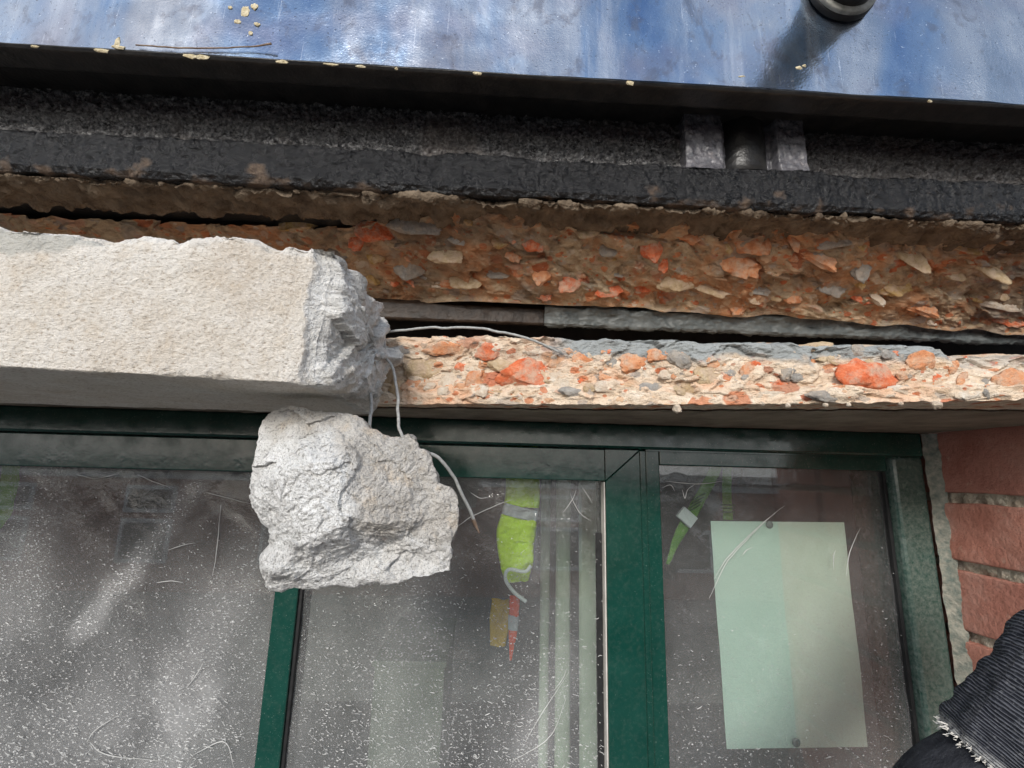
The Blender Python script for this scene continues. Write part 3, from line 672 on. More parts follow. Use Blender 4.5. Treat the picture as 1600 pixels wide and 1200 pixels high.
camU = PU @ RM; scrU = np.stack([800 - camU[..., 0] / camU[..., 2] * F, 600 + camU[..., 1] / camU[..., 2] * F], -1)
upper = empty('broken_slab_edge', 'shaded broken concrete under the black ledge, rough with brick rubble', 'broken concrete', (.1, .47, .19))
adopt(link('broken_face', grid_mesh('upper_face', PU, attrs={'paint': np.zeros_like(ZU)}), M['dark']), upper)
def upY(px, py):
    k = np.argmin((scrU[..., 0] - px) ** 2 + (scrU[..., 1] - py) ** 2); return float(PU.reshape(-1, 3)[k, 1])
UP = [(587, 358, 46, 40, 'red', .3, .4), (560, 372, 24, 40, 'red', 0, .3), (655, 352, 70, 30, 'grey', .1, .4), (775, 374, 44, 30, 'ochre', -.5, .6), (803, 374, 12, 16, 'red', 0, .4),
      (832, 378, 26, 36, 'red', .2, .35), (893, 440, 40, 30, 'red', .4, .5), (850, 338, 70, 16, 'orange', .1, .3), (1018, 388, 28, 40, 'red', -.3, .4), (1036, 408, 18, 36, 'red', .2, .45),
      (1002, 448, 40, 16, 'red', -.3, .4), (955, 455, 36, 18, 'red', .2, .3), (952, 402, 30, 16, 'ochre', 0, .5), (1086, 362, 50, 34, 'orange', .2, .35), (1150, 408, 66, 40, 'orange', -.5, .35),
      (1175, 380, 70, 36, 'orange', -.4, .3), (1240, 370, 18, 40, 'orange', .3, .4), (1345, 420, 26, 38, 'grey', -.2, .45), (1318, 374, 74, 18, 'grey', .25, .6), (1345, 466, 44, 20, 'red', -.4, .4),
      (1390, 445, 56, 40, 'ochre', -.5, .4), (1118, 452, 50, 24, 'buff', 0, .2), (1180, 452, 44, 20, 'grey', 0, .3), (1490, 430, 34, 18, 'buff', -.2, .6), (1545, 420, 70, 26, 'buff', -.6, .5),
      (1300, 450, 40, 26, 'grey', .1, .3), (1440, 480, 50, 26, 'orange', -.4, .3), (1575, 500, 60, 20, 'red', -.2, .3), (1560, 470, 70, 20, 'cream', -.2, .3), (1240, 465, 24, 18, 'orange', 0, .4),
      (700, 400, 44, 26, 'buff', .2, .4), (640, 420, 50, 30, 'grey', .3, .3), (730, 440, 40, 20, 'buff', 0, .3), (780, 425, 30, 20, 'grey', 0, .3), (850, 425, 40, 30, 'orange', .5, .25),
      (960, 340, 50, 18, 'grey', 0, .4), (1060, 440, 50, 30, 'buff', .4, .3), (1280, 400, 60, 30, 'orange', -.6, .25), (1420, 400, 70, 30, 'buff', -.6, .3), (1500, 380, 70, 22, 'ochre', -.3, .3),
      (420, 330, 40, 26, 'grey', 0, .4), (200, 320, 46, 22, 'orange', 0, .3), (330, 318, 24, 16, 'red', 0, .3), (470, 350, 50, 30, 'ochre', .2, .3), (80, 300, 50, 20, 'buff', .2, .3), (520, 400, 40, 40, 'grey', .2, .3), (620, 380, 30, 20, 'buff', 0, .4), (920, 360, 30, 20, 'buff', .3, .4), (690, 445, 30, 14, 'cream', 0, .3), (1210, 420, 40, 20, 'cream', -.5, .3)]
for (a, b, ww, hh, kk, ro, pr) in UP:
    nm = {'red': 'brick_fragment', 'orange': 'brick_fragment', 'buff': 'pebble', 'grey': 'pebble', 'ochre': 'pebble', 'cream': 'mortar_lump'}[kk]
    stone(nm, kk, upper, a, b, upY(a, b) + .0028, ww * 1.25, hh * 1.25, ro, .18 + pr * .28)

for _ in range(150):
    i = random.randrange(1100); j = random.randrange(12, 160); a, b = scrU[i, j]
    if not (0 < a < 1600) or (a < 560 and b > 350): continue
    w_ = random.uniform(10, 30); kk = random.choice(('red', 'orange', 'orange', 'buff', 'grey', 'ochre', 'cream'))
    stone('brick_fragment' if kk in ('red', 'orange') else 'pebble', kk, upper, a, b, float(PU[i, j, 1]) + .0015, w_, w_ * random.uniform(.5, .9), -.5 + random.uniform(-.5, .5), .3)
# the ledge: mortar lip below, bitumen coated edge, pitted upright face behind
def sweep(xarr, prof, n_per, name, disp, extra=None, seed=0, attrs=None):
    """profile points (Y,Z) joined by lines, swept along X, pushed along the normal by disp(points, s)"""
    ys = []; ss = []
    for k in range(len(prof) - 1):
        u = np.linspace(0, 1, n_per, endpoint=(k == len(prof) - 2))
        for a in u: ys.append((prof[k][0] + (prof[k + 1][0] - prof[k][0]) * a, prof[k][1] + (prof[k + 1][1] - prof[k][1]) * a)); ss.append(k + a)
    ys = np.array(ys); ss = np.array(ss)
    for _ in range(2): ys[1:-1] = (ys[:-2] + 2 * ys[1:-1] + ys[2:]) / 4
    G = np.zeros((len(xarr), len(ys), 3)); G[..., 0] = xarr[:, None]; G[..., 1] = ys[:, 0]; G[..., 2] = ys[:, 1]
    N = grid_normals(G); G = G + N * disp(G, np.broadcast_to(ss, G.shape[:2]))[..., None]
    at_ = attrs(G, np.broadcast_to(ss, G.shape[:2])) if attrs else None
    return grid_mesh(name, G, attrs=at_)
ledge = empty('bitumen_ledge', 'black bitumen coated ledge with a glossy lumpy edge above the broken concrete', 'ledge', (.1, .42, .25))
def d_lip(G, s): return .0045 * fbm(G, 60, 5, 200, .6) + .004 * facet(G, 55, 205) + .0025 * fbm(G * np.array([1, 0, 0]), 12, 3, 206)
adopt(link('mortar_lip', sweep(xu, [(.470, .2710), (.424, .2690), (.416, .2720), (.44, .2790)], 14, 'lip', d_lip), M['lip']), ledge)
def d_edge(G, s):
    drip = np.exp(-((s - 3.0) / .45) ** 2)
    return .0009 * fbm(G, 90, 4, 210) + .0022 * fbm(G * np.array([1, .3, .3]), 25, 4, 212) + drip * (.0022 * np.abs(fbm(G * np.array([1, .4, .4]), 140, 3, 214)) + .0015)
def a_edge(G, s): return {'rust': np.clip(sm(.45, .75, .5 * fbm(G, 45, 5, 216) + .42 - .55 * sm(1.6, 2.9, s) + .45 * sm(1.2, .2, s)), 0, 1)}
adopt(link('coated_edge', sweep(xu, [(.436, .2750), (.413, .2735), (.4085, .2790), (.4085, .3120), (.4140, .3190), (.4360, .3215)], 22, 'edge', d_edge, attrs=a_edge), M['bit']), ledge)
def d_rough(G, s): return .0022 * fbm(G, 150, 4, 220, .65) + .0016 * np.abs(fbm(G, 240, 3, 224)) + .0014 * facet(G, 170, 226)
def a_rough(G, s): return {'rust': np.clip(sm(.55, .9, .5 + .5 * fbm(G, 18, 4, 228)) * .4 + .25 * sm(.25, .45, G[..., 0]), 0, 1)}
adopt(link('pitted_face', sweep(np.linspace(-1.2, 1.15, 1200), [(.430, .3150), (.430, .383)], 90, 'rough', d_rough, attrs=a_rough), M['bitrough']), ledge)
adopt(box('ledge_core', (-1.2, .440, .284), (1.15, .70, .3800), M['steel']), ledge)

# masonry mass behind everything (closes the slot); its black stands in for shade
back = box('backing_wall', (-1.4, .640, ZS + .004), (1.4, .72, .280), M['rubber']); tag(back, 'masonry deep inside the slot above the lintel, blackened in place of shade', 'wall')

# steel angle in the slot: brown primed left half, grey painted right half
angle = empty('steel_angle', 'steel angle in the slot above the lintel, brown primed left and grey painted right', 'steel angle', (.1, .54, .165))
xg = PT(850, 495, .556)[0]
def d_st(G, s): return .0007 * fbm(G, 50, 4, 240) + .0005 * fbm(G, 220, 3, 241)
adopt(link('primed_leg', sweep(np.linspace(-1.2, xg, 360), [(.570, .1890), (.562, .1880), (.5600, .1900), (.5600, .210), (.566, .217)], 12, 'leg_a', d_st), M['steelbrown']), angle)
adopt(link('painted_leg', sweep(np.linspace(xg + .0005, 1.15, 460), [(.566, .1870), (.560, .1865), (.5570, .1890), (.5560, .200), (.552, .209), (.558, .218)], 12, 'leg_b', lambda G, s: d_st(G, s) * 2.5 + .0035 * fbm(G, 28, 4, 244) * sm(2.4, 4, s)), M['steelgrey']), angle)
# ================================================================== steel plate on top with flange, standoff pipe, bracket
plate = empty('steel_plate', 'glossy blue black steel fascia plate across the top of the view', 'steel plate', (.1, .36, .3655))
xp = np.linspace(-1.3, 1.2, 340); zp = np.linspace(0, .62, 120)
def plateZ(x): return .3655 + 0 * x
G = np.zeros((340, 120, 3)); G[..., 0] = xp[:, None]; G[..., 2] = plateZ(xp)[:, None] + .002 + zp[None, :]
G[..., 1] = .360 + .0011 * fbm(G, 9, 3, 260) + .0003 * fbm(G, 40, 3, 262)
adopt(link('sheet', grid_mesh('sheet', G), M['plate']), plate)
def d_fl(G, s): return .0003 * fbm(G, 60, 4, 265)
adopt(link('bottom_flange', sweep(np.linspace(-1.3, 1.2, 700), [(.3615, .3695), (.3605, .3670), (.3625, .3648), (.3845, .3648), (.3865, .3665), (.3865, .46)], 8, 'flange', d_fl), M['steel']), plate)
adopt(box('gap_shade_slab', (-1.3, .3880, .3835), (1.2, .60, .3920), M['steel']), plate)  # slab added to close the gap with a dark shadow
# standoff pipe
pc = PT(1312, -8, .359); pr = .0265
def disc(name, c, r0, r1, y0, y1, m, parent, n=64):
    th_ = np.linspace(0, 2 * np.pi, n, endpoint=False); prof = [(r0, y1), (r1 - .001, y1), (r1, y1 + .001 if y1 < y0 else y1), (r1, y0)]
    g = np.zeros((n, len(prof), 3))
    for j, (r, y) in enumerate(prof): g[:, j, 0] = c[0] + np.cos(th_) * r; g[:, j, 2] = c[2] + np.sin(th_) * r; g[:, j, 1] = y
    o = link(name, grid_mesh(name, g, cu=True, smooth=True), m); adopt(o, parent); return o
pipe = empty('standoff_pipe', 'black pipe stub with a grey washer bolted to the steel plate', 'pipe', tuple(pc))
disc('washer', pc, .0, .0335, .3585, .3530, M['rubber'], pipe); disc('collar', pc, .0, .0325, .3529, .3490, M['washer'], pipe)
g = np.zeros((64, 60, 3)); th_ = np.linspace(0, 2 * np.pi, 64, endpoint=False); yy = np.linspace(.350, .12, 60)
for j in range(60):
    g[:, j, 0] = pc[0] + np.cos(th_) * pr; g[:, j, 2] = pc[2] + np.sin(th_) * pr; g[:, j, 1] = yy[j]
g += .0006 * fbm(g, 40, 3, 270)[..., None]
adopt(link('tube', grid_mesh('tube', g, cu=True), M['steel']), pipe)
# bracket block with a round groove, bitumen painted
br = empty('bracket_block', 'bitumen painted bracket with two flat cheeks beside a round post above the ledge', 'bracket', (.24, .41, .29))
xL = PT(1076, 200, .405)[0]; xA = PT(1140, 200, .405)[0]; xBk = PT(1216, 200, .405)[0]; xR = PT(1265, 200, .405)[0]
nn = 140; u = np.linspace(0, 1, nn); xbk = xL + (xR - xL) * u
ycur = np.full(nn, .4135); gm = (xA + xBk) / 2; gr = (xBk - xA) / 2 + .004
ycur += .010 * sm(gr, gr * .9, np.abs(xbk - gm))
xx = np.concatenate([[xL, xL], xbk, [xR, xR]]); yy = np.concatenate([[.445, .4155], ycur, [.4155, .445]])
zz = np.linspace(.3150, .385, 60); G = np.zeros((len(xx), 60, 3)); G[..., 0] = xx[:, None]; G[..., 1] = yy[:, None]; G[..., 2] = zz[None, :]
flare = np.exp(-(zz - .3150) / .005); G[..., 1] -= .005 * flare[None, :]; G[..., 0] += np.sign(G[..., 0] - gm) * .004 * flare[None, :]
G[..., 1] += .0009 * fbm(G, 160, 4, 280)
br_m = m_bitumen('glossy lumpy black paint with painted sheen', .0012, 300, 3.0)  # lighter grey base stands in for sky reflected on the cheeks
adopt(link('cheek_block', grid_mesh('block', G, attrs={'rust': .0 * G[..., 0]}), br_m), br)
gt = np.zeros((48, 30, 3)); th_ = np.linspace(0, 2 * np.pi, 48, endpoint=False); zt2 = np.linspace(.316, .392, 30)
for j in range(30):
    rr_ = gr * .93 + .004 * math.exp(-(zt2[j] - .316) / .004)
    gt[:, j, 0] = gm + np.cos(th_) * rr_; gt[:, j, 1] = .4400 + np.sin(th_) * rr_; gt[:, j, 2] = zt2[j]
gt[..., 1] += .0006 * fbm(gt, 120, 3, 285)
adopt(link('post', grid_mesh('post', gt, cu=True), M['steel']), br)
# splashes of mortar and a twig on the plate
for (a, b, ww, hh) in [(183, 66, 12, 30), (186, 74, 26, 10), (300, 92, 30, 14), (318, 100, 26, 12), (384, 18, 16, 26), (398, 10, 14, 20), (372, 34, 14, 10), (402, 38, 12, 12), (360, 12, 8, 8), (392, 52, 8, 10), (440, 96, 30, 10), (984, 136, 16, 14), (986, 142, 10, 12), (1247, 106, 18, 10), (1256, 103, 10, 8), (618, 124, 8, 8), (515, 130, 30, 6), (1158, 120, 22, 5), (1450, 158, 10, 7), (58, 76, 16, 5), (160, 90, 30, 10), (560, 134, 24, 6), (745, 144, 20, 8)]:
    yb_ = .3600
    p = PT(a, b, yb_)
    if p[2] < .3685: p[2] = .3660; p[0] = PT(a, b, .363)[0]; yb_ = .3615
    me = STONE['buff'][random.randrange(4)].copy(); me.materials.clear(); me.materials.append(M['splash'])
    o = bpy.data.objects.new('mortar_splash', me); scene.collection.objects.link(o)
    o.matrix_world = Matrix.Translation(Vector((p[0], yb_, p[2]))) @ Matrix.Diagonal((ww * .36 / F / 2, .0012, hh * .36 / F / 2, 1)); o.parent = plate; o.matrix_parent_inverse = Matrix.Translation(-Vector(plate.location))
tw = link('twig', tube_me('twig', [PT(212, 70, .3575), PT(270, 74, .3575), (PT(340, 75, .3575)), PT(400, 72, .356), PT(424, 68, .354)], [.0006, .0007, .0006, .0010], 40, 8, 0, 0, .0004), M['wiretip']); tag(tw, 'thin brown twig lying along the lower edge of the steel plate', 'twig')

# ================================================================== window
win = empty('window', 'dark green framed window with scuffed panes under the lintel', 'window', (.1, YW, -1.0))
FR = M['frame']; ZB = -1.0
def W(px, py, Y=YW): return XZ(px, py, Y)
XL = -1.25
xw_r = W(1440, 800)[0] - .012
def fbox(name, x0, x1, z0, z1, y0, y1, m=FR, bev=.0012, parent=None):
    o = box(name, (x0, y0, z0), (x1, y1, z1), m, None, bev); return adopt(o, win)
z_head = W(800, 697)[1]; z_gl = W(800, 748)[1]
x_ml0, x_ml1 = W(425, 925)[0], W(462, 925)[0]
x_p1 = W(946, 760)[0]; x_s1 = W(1000, 720)[0]; x_f1 = W(1012, 720)[0]; x_g2 = W(1034, 730)[0]; x_g3 = W(1395, 740)[0]; x_j = W(1444, 740)[0]; x_bk = W(1458, 760)[0]
z_h2 = W(1200, 708)[1]; z_g2 = W(1200, 731)[1]
fbox('head_rail', XL, x_j, z_head + .0006, ZS - .001, YW - .004, YW + .07, bev=.003)
fbox('sash_top_rail', XL, x_p1, z_gl, z_head - .0006, YW, YW + .05)
adopt(link('sash_stile', prism_me('sash_stile', [(x_p1 + .0004, YW, z_gl), (x_s1, YW, z_head - .0006), (x_s1, YW, ZB), (x_p1 + .0004, YW, ZB)], (0, .05, 0), .0010), FR), win)
# mitred piece completing the top corner
adopt(link('mitre_corner', prism_me('mitre', [(x_p1 + .0002, YW + .0002, z_gl + .0006), (x_p1 + .0002, YW + .0002, z_head - .0006), (x_s1 - .0006, YW + .0002, z_head - .0006)], (0, .05, 0), .0005), FR), win)
fbox('mullion', x_s1 + .0012, x_f1 - .0006, ZB, z_head - .0006, YW + .004, YW + .07)
fbox('bead_stile', x_f1, x_g2, ZB, z_h2, YW + .007, YW + .05)
fbox('bead_rail', x_g2 + .0004, x_g3, z_g2, z_h2, YW + .007, YW + .05)
fbox('infill_rail', x_f1, x_j, z_h2 + .0005, z_head - .0002, YW + .002, YW + .06)
fbox('jamb', x_g3 + .0004, x_j, ZB, z_h2, YW - .001, YW + .07, M['framedusty'], .004)
fbox('centre_mullion', x_ml0, x_ml1, ZB, z_gl - .0004, YW + .006, YW + .05)
fbox('glazing_edge', x_p1 - .0016, x_p1 - .0002, ZB, z_gl - .001, YW + .001, YW + .016, M['bead'], .0003)
fbox('gasket', x_p1 - .0085, x_p1 - .0020, ZB, z_gl - .06, YW + .012, YW + .018, M['rubber'], .0003)
fbox('gasket', x_g3 - .0040, x_g3 - .0002, ZB, z_g2 - .001, YW + .010, YW + .018, M['rubber'], .0003)
fbox('gasket', x_ml1 + .0002, x_ml1 + .0035, ZB, z_gl - .001, YW + .010, YW + .018, M['rubber'], .0003)
def seal_strip():
    zz_ = np.linspace(ZB, ZS - .002, 500); prof = np.linspace(0, 1, 10); G = np.zeros((500, 10, 3))
    G[..., 2] = zz_[:, None]; G[..., 0] = x_j - .001 + (x_bk + .002 - x_j) * prof[None, :]
    G[..., 1] = YW - .004 - .010 * prof[None, :] ** 1.5; G[..., 1] += .0012 * fbm(G, 90, 4, 300); G[..., 0] += .001 * fbm(G, 70, 3, 301)
    return grid_mesh('seal', G)
adopt(link('sealant', seal_strip(), M['seal']), win)
def pane(x0, x1, z0, z1, seed, dens):
    adopt(box('pane', (x0 - .004, YW + .020, z0 - .004), (x1 + .004, YW + .0235, z1 + .004), M['glass']), win)
    n1, n2 = (300 if x0 < -.9 else 140), 220; G = np.zeros((n1, n2, 3)); G[..., 0] = np.linspace(x0, x1, n1)[:, None]; G[..., 2] = np.linspace(z0, z1, n2)[None, :]
    q_ = G.copy(); q_[..., 0] += q_[..., 2] * .5
    G[..., 1] = YW + .0150 + .0016 * fbm(q_, 16, 4, seed) + .0007 * facet(q_, 26, seed + 4)
    hz = dens * (.55 + .75 * sm(z1 - .02, z1 - .30, G[..., 2]))
    for (a0, b0), (a1, b1), wd, am_ in (((300, 765), (130, 985), .020, 1.7), ((395, 850), (280, 1080), .045, .8), ((60, 740), (20, 960), .05, .9), ((690, 880), (610, 1060), .05, .6), ((905, 760), (820, 900), .03, .9), ((885, 1040), (815, 1200), .035, 1.1), ((330, 1080), (250, 1200), .03, .8), ((150, 1120), (0, 1160), .05, .6)):
        pa = np.array(XZ(a0, b0, YW + .015)); pb = np.array(XZ(a1, b1, YW + .015)); ab = pb - pa
        u_ = np.clip(((G[..., 0] - pa[0]) * ab[0] + (G[..., 2] - pa[1]) * ab[1]) / (ab @ ab), 0, 1)
        ds = np.hypot(G[..., 0] - pa[0] - u_ * ab[0], G[..., 2] - pa[1] - u_ * ab[1]) + .006 * fbm(G, 45, 3, seed + 8)
        hz = hz + .6 * am_ * dens * sm(wd * 1.0, wd * .15, ds)
    adopt(link('protective_film', grid_mesh('film', G, attrs={'haze': hz}), M['film']), win)
pane(XL, x_ml0, ZB, z_gl, 310, 1.25); pane(x_ml1, x_p1 - .0017, ZB, z_gl, 330, 1.0); pane(x_g2, x_g3, ZB, z_g2, 350, .75)  # left pane's extra haze stands in for a soft reflection
# creases in the film: fine raised folds
def crease(pxs, r=.0005):
    adopt(link('film_crease', tube_me('crease', [PT(a, b, YW + .0125) for a, b in pxs], [r * .3, r, r * .7, r * .2], 40, 6, 0, 0, .0004), M['fleck']), win)
for c in [[(1108, 935), (1135, 880), (1170, 840), (1212, 800)], [(1115, 905), (1140, 868), (1180, 828), (1225, 790)], [(1322, 900), (1328, 862), (1344, 825)], [(1302, 890), (1303, 868), (1306, 860)], [(1160, 868), (1166, 860), (1175, 855)],
          [(1035, 762), (1048, 758), (1055, 768)], [(1066, 765), (1070, 778), (1074, 766), (1086, 756)], [(1040, 752), (1085, 756), (1130, 752)],
          [(715, 822), (740, 806), (775, 790), (800, 780)], [(735, 770), (750, 778), (765, 776)], [(322, 770), (355, 778), (395, 788)], [(215, 742), (240, 752), (262, 760)], [(120, 742), (150, 747), (185, 740)], [(345, 790), (340, 850), (332, 900)],
          [(135, 1160), (150, 1140), (190, 1115)], [(140, 1160), (170, 1180), (270, 1190)], [(262, 860), (285, 852), (305, 848)], [(245, 910), (265, 908), (285, 910)], [(820, 1160), (850, 1110), (890, 1050)], [(800, 1190), (860, 1150), (885, 1090)], [(890, 770), (905, 800), (925, 815)], [(910, 762), (925, 785)], [(880, 800), (895, 780), (900, 765)],
          [(290, 1075), (310, 1050), (318, 1035)], [(300, 1180), (350, 1160), (365, 1200)], [(865, 1080), (880, 1060), (886, 1045)]]:
    crease(c)
# dust flecks: thousands of tiny curls on the film
def flecks():
    V = []; Fc = []
    k = 0
    def put(px, py, L, hgt, a, cv):
        nonlocal k
        Y = YW + .0122; p = PT(px, py, Y); s_ = Y / F; pts_ = []
        for t_ in (-1, -.33, .33, 1):
            x_ = t_ * L / 2; y_ = cv * (1 - t_ * t_)
            pts_.append((x_ * math.cos(a) - y_ * math.sin(a), x_ * math.sin(a) + y_ * math.cos(a)))
        for i, (x_, y_) in enumerate(pts_):
            h_ = hgt * (1.0 if i in (1, 2) else .35)
            V.append((p[0] + x_ * s_, Y - .0002, p[2] - y_ * s_ + h_ * s_)); V.append((p[0] + x_ * s_, Y - .0009, p[2] - y_ * s_ - h_ * s_))
        for i in range(3): Fc.append((k + 2 * i, k + 2 * i + 1, k + 2 * i + 3, k + 2 * i + 2))
        k += 8
    for _ in range(7000):
        px = random.uniform(0, 1450); py = 745 + 455 * random.random() ** .62
        g_ = (py - 745) / 455
        if 385 < px < 470 or 950 < px < 1050: continue
        if random.random() > .10 + .9 * g_ ** 1.4: continue
        if px > 1050 and random.random() < .45: continue
        if 1110 < px < 1355 and py < 1165 and random.random() < .8: continue
        cl_ = vn(np.array([px / 90, py / 70, 3.0]), 5)
        if cl_ < -.15 and random.random() < .75: continue
        tiny = random.random() < .62
        put(px, py, random.uniform(1, 2.6) if tiny else random.uniform(3, 8) * (.6 + .5 * g_), random.uniform(.2, .55) if tiny else random.uniform(.12, .34), random.gauss(.45, .5), random.gauss(0, .3 if tiny else 1.0))
    return mesh_np('flecks', V, Fc, False)
fl = adopt(link('dust_flecks', flecks(), M['fleck']), win); fl['kind'] = 'stuff'

# paper behind the glass
pq = [PT(1110, 814, .556), PT(1318, 816, .556), PT(1357, 1168, .556), PT(1136, 1171, .556)]
def bil(u_, v_): return (1 - u_) * (1 - v_) * pq[0] + u_ * (1 - v_) * pq[1] + u_ * v_ * pq[2] + (1 - u_) * v_ * pq[3]
paper = empty('paper_sheet', 'pale green sheet of paper stuck behind the right window pane', 'paper', tuple(pq[3]))
for nm, u0, u1, mm in (('sheet_half', 0, .5, 'paper'), ('sheet_half', .5, 1, 'paper2')):
    G = np.array([[bil(a, b) for b in np.linspace(0, 1, 40)] for a in np.linspace(u0, u1, 24)])
    G[..., 1] += .0012 * fbm(G, 14, 3, 400)
    o = link(nm, grid_mesh('paper', G, flip=True), M[mm]); adopt(o, paper)
for (a, b) in ((1203, 820), (1245, 1161)):
    c = PT(a, b, .553); disc('fixing_dot', c, 0, .0045, .5540, .5525, M['dot'], paper, 24)

# things inside, and added objects standing in for reflections in the glass
def cloth_strip(name, cl, wid, m, parent=None, Yw=.0, fold=.004, n=80, k=24, seed=0, flip=False):
    """cl: centre line px list with depth; wid: width in px along it"""
    c = spline([PT(*a) for a in cl], n); wd = np.interp(np.linspace(0, 1, n), np.linspace(0, 1, len(wid)), wid) * cl[0][2] / F
    T = np.gradient(c, axis=0); T /= np.linalg.norm(T, axis=1, keepdims=True); S = np.cross(T, np.array([0, 1, 0])); S /= np.linalg.norm(S, axis=1, keepdims=True)
    u_ = np.linspace(-.5, .5, k); G = c[:, None, :] + S[:, None, :] * (wd[:, None] * u_[None, :])[..., None]
    G[..., 1] += -.35 * np.sqrt(np.maximum(.25 - u_ ** 2, 0))[None, :] * wd[:, None] + fold * fbm(G, 55, 4, seed) + fold * .6 * facet(G, 60, seed + 3)
    o = link(name, grid_mesh(name, G), m); so = o.modifiers.new('thickness', 'SOLIDIFY'); so.thickness = .0012
    if parent: adopt(o, parent)
    return o
YJ = .60  # sleeve, loop and cloths are added behind the glass in place of reflections
hv = empty('hi_vis_reflection', 'yellow hi-vis sleeve with a grey band standing in for a reflection in the middle pane', 'clothing', tuple(PT(810, 700, YJ)))
cloth_strip('upper_sleeve_reflection', [(815, 700, YJ), (817, 760, YJ), (815, 792, YJ)], [50, 52, 54], M['hivis'], hv, seed=410)
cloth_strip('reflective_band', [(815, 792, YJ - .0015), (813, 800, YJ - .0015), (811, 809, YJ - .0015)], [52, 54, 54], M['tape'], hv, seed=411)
cloth_strip('lower_sleeve_reflection', [(811, 808, YJ), (806, 840, YJ), (807, 880, YJ), (808, 908, YJ)], [54, 60, 54, 46, 34], M['hivis'], hv, seed=412)
cord = link('loop_reflection', tube_me('loop', [PT(830, 884, YJ - .03), PT(820, 893, YJ - .03), PT(795, 890, YJ - .03), PT(790, 905, YJ - .03), PT(803, 925, YJ - .03), PT(822, 940, YJ - .03)], .0022, 60, 8), M['white']); tag(cord, 'white plastic loop standing in for a reflection by the hi-vis sleeve cuff', 'loop')
rd = cloth_strip('streamer_reflection', [(805, 932, YJ), (803, 960, YJ), (801, 990, YJ), (798, 1032, YJ)], [16, 14, 12, 3], M['hiorange'], seed=420); tag(rd, 'narrow orange red streamer standing in for a reflection below the hi-vis sleeve', 'streamer')
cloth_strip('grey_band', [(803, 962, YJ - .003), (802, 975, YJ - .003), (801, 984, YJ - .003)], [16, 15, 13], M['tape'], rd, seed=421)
am = cloth_strip('amber_reflection', [(782, 935, YJ + .03), (781, 965, YJ + .03), (778, 1008, YJ + .03)], [24, 30, 22], M['amber'], seed=430); tag(am, 'amber cloth strip standing in for a reflection left of the orange streamer', 'cloth')
YG = .585  # straps are likewise added objects replacing reflections
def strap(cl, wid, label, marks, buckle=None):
    o = cloth_strip('strap_reflection', cl, wid, M['strap'], fold=.0015, seed=440); tag(o, label, 'strap', 'green webbing straps standing in for reflections')
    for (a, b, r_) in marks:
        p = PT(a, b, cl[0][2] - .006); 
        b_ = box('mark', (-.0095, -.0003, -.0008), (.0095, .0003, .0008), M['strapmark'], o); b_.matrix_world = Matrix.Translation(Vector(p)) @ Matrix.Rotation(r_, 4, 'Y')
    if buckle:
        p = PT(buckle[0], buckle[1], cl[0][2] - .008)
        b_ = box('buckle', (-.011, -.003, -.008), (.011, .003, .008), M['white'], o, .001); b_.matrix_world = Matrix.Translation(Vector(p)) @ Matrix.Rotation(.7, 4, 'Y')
strap([(1125, 715, YG), (1112, 745, YG), (1090, 785, YG), (1070, 820, YG), (1055, 850, YG), (1044, 882, YG)], [16, 18, 18, 18, 12, 5], 'green webbing strap slanting down to a white buckle, standing in for a reflection in the right pane', [(1092, 776, -.5), (1090, 782, -.5), (1087, 788, -.5), (1085, 794, -.5)], (1073, 808))
strap([(1136, 712, YG + .02), (1136, 750, YG + .02), (1137, 812, YG + .02)], [15, 15, 14], 'green webbing strap straight down above the paper sheet, standing in for a reflection', [(1137, 789, 0), (1137, 794, 0), (1137, 800, 0)])
strap([(22, 700, YG), (14, 755, YG), (6, 800, YG), (-12, 830, YG)], [26, 26, 22, 12], 'green webbing strap at the far left edge standing in for a reflection in the left pane', [])
# vertical blind slats, boxes, room
for (a, b, wp) in ((880, 850, 22), (921, 860, 32), (852, 862, 14)):
    x_, z_ = XZ(a, b, .80); hw = wp * .8 / F / 2
    o = link('blind_slat', grid_mesh('slat', np.array([[(x_ - hw + 2 * hw * u_, .80 - .006 * math.sin(u_ * math.pi), zz_) for zz_ in np.linspace(-.95, z_ + .15, 10)] for u_ in np.linspace(0, 1, 8)])), M['slat'])
    so = o.modifiers.new('thickness', 'SOLIDIFY'); so.thickness = .001
    tag(o, {880: 'narrow pale sage blind slat left of the wide one behind the middle pane', 921: 'widest pale sage blind slat at the right edge of the middle pane', 852: 'narrowest dim blind slat nearest the hi-vis sleeve'}[a], 'blind slat', 'blind slats behind the middle pane')
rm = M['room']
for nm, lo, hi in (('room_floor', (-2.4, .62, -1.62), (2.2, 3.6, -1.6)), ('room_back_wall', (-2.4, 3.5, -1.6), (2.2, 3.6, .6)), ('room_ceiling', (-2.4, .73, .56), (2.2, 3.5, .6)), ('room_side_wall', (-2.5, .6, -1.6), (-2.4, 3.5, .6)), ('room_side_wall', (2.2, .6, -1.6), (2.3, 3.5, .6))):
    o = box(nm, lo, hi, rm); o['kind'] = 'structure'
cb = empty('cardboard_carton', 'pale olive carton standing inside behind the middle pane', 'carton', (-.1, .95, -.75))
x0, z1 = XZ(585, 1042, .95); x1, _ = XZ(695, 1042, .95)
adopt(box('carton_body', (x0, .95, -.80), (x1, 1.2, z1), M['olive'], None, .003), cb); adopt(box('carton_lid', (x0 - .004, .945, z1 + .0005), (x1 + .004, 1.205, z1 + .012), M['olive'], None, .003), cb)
tb = empty('table', 'dim table under the carton inside the room', 'table', (-.1, 1.1, -1.6))
adopt(box('table_top', (-.9, .85, -.84), (.7, 1.5, -.801), M['room'], None, .004), tb)
for a in (-.85, .62):
    for b in (.9, 1.42): adopt(box('leg', (a, b, -1.6), (a + .05, b + .05, -.8405), M['room'], None, .003), tb)

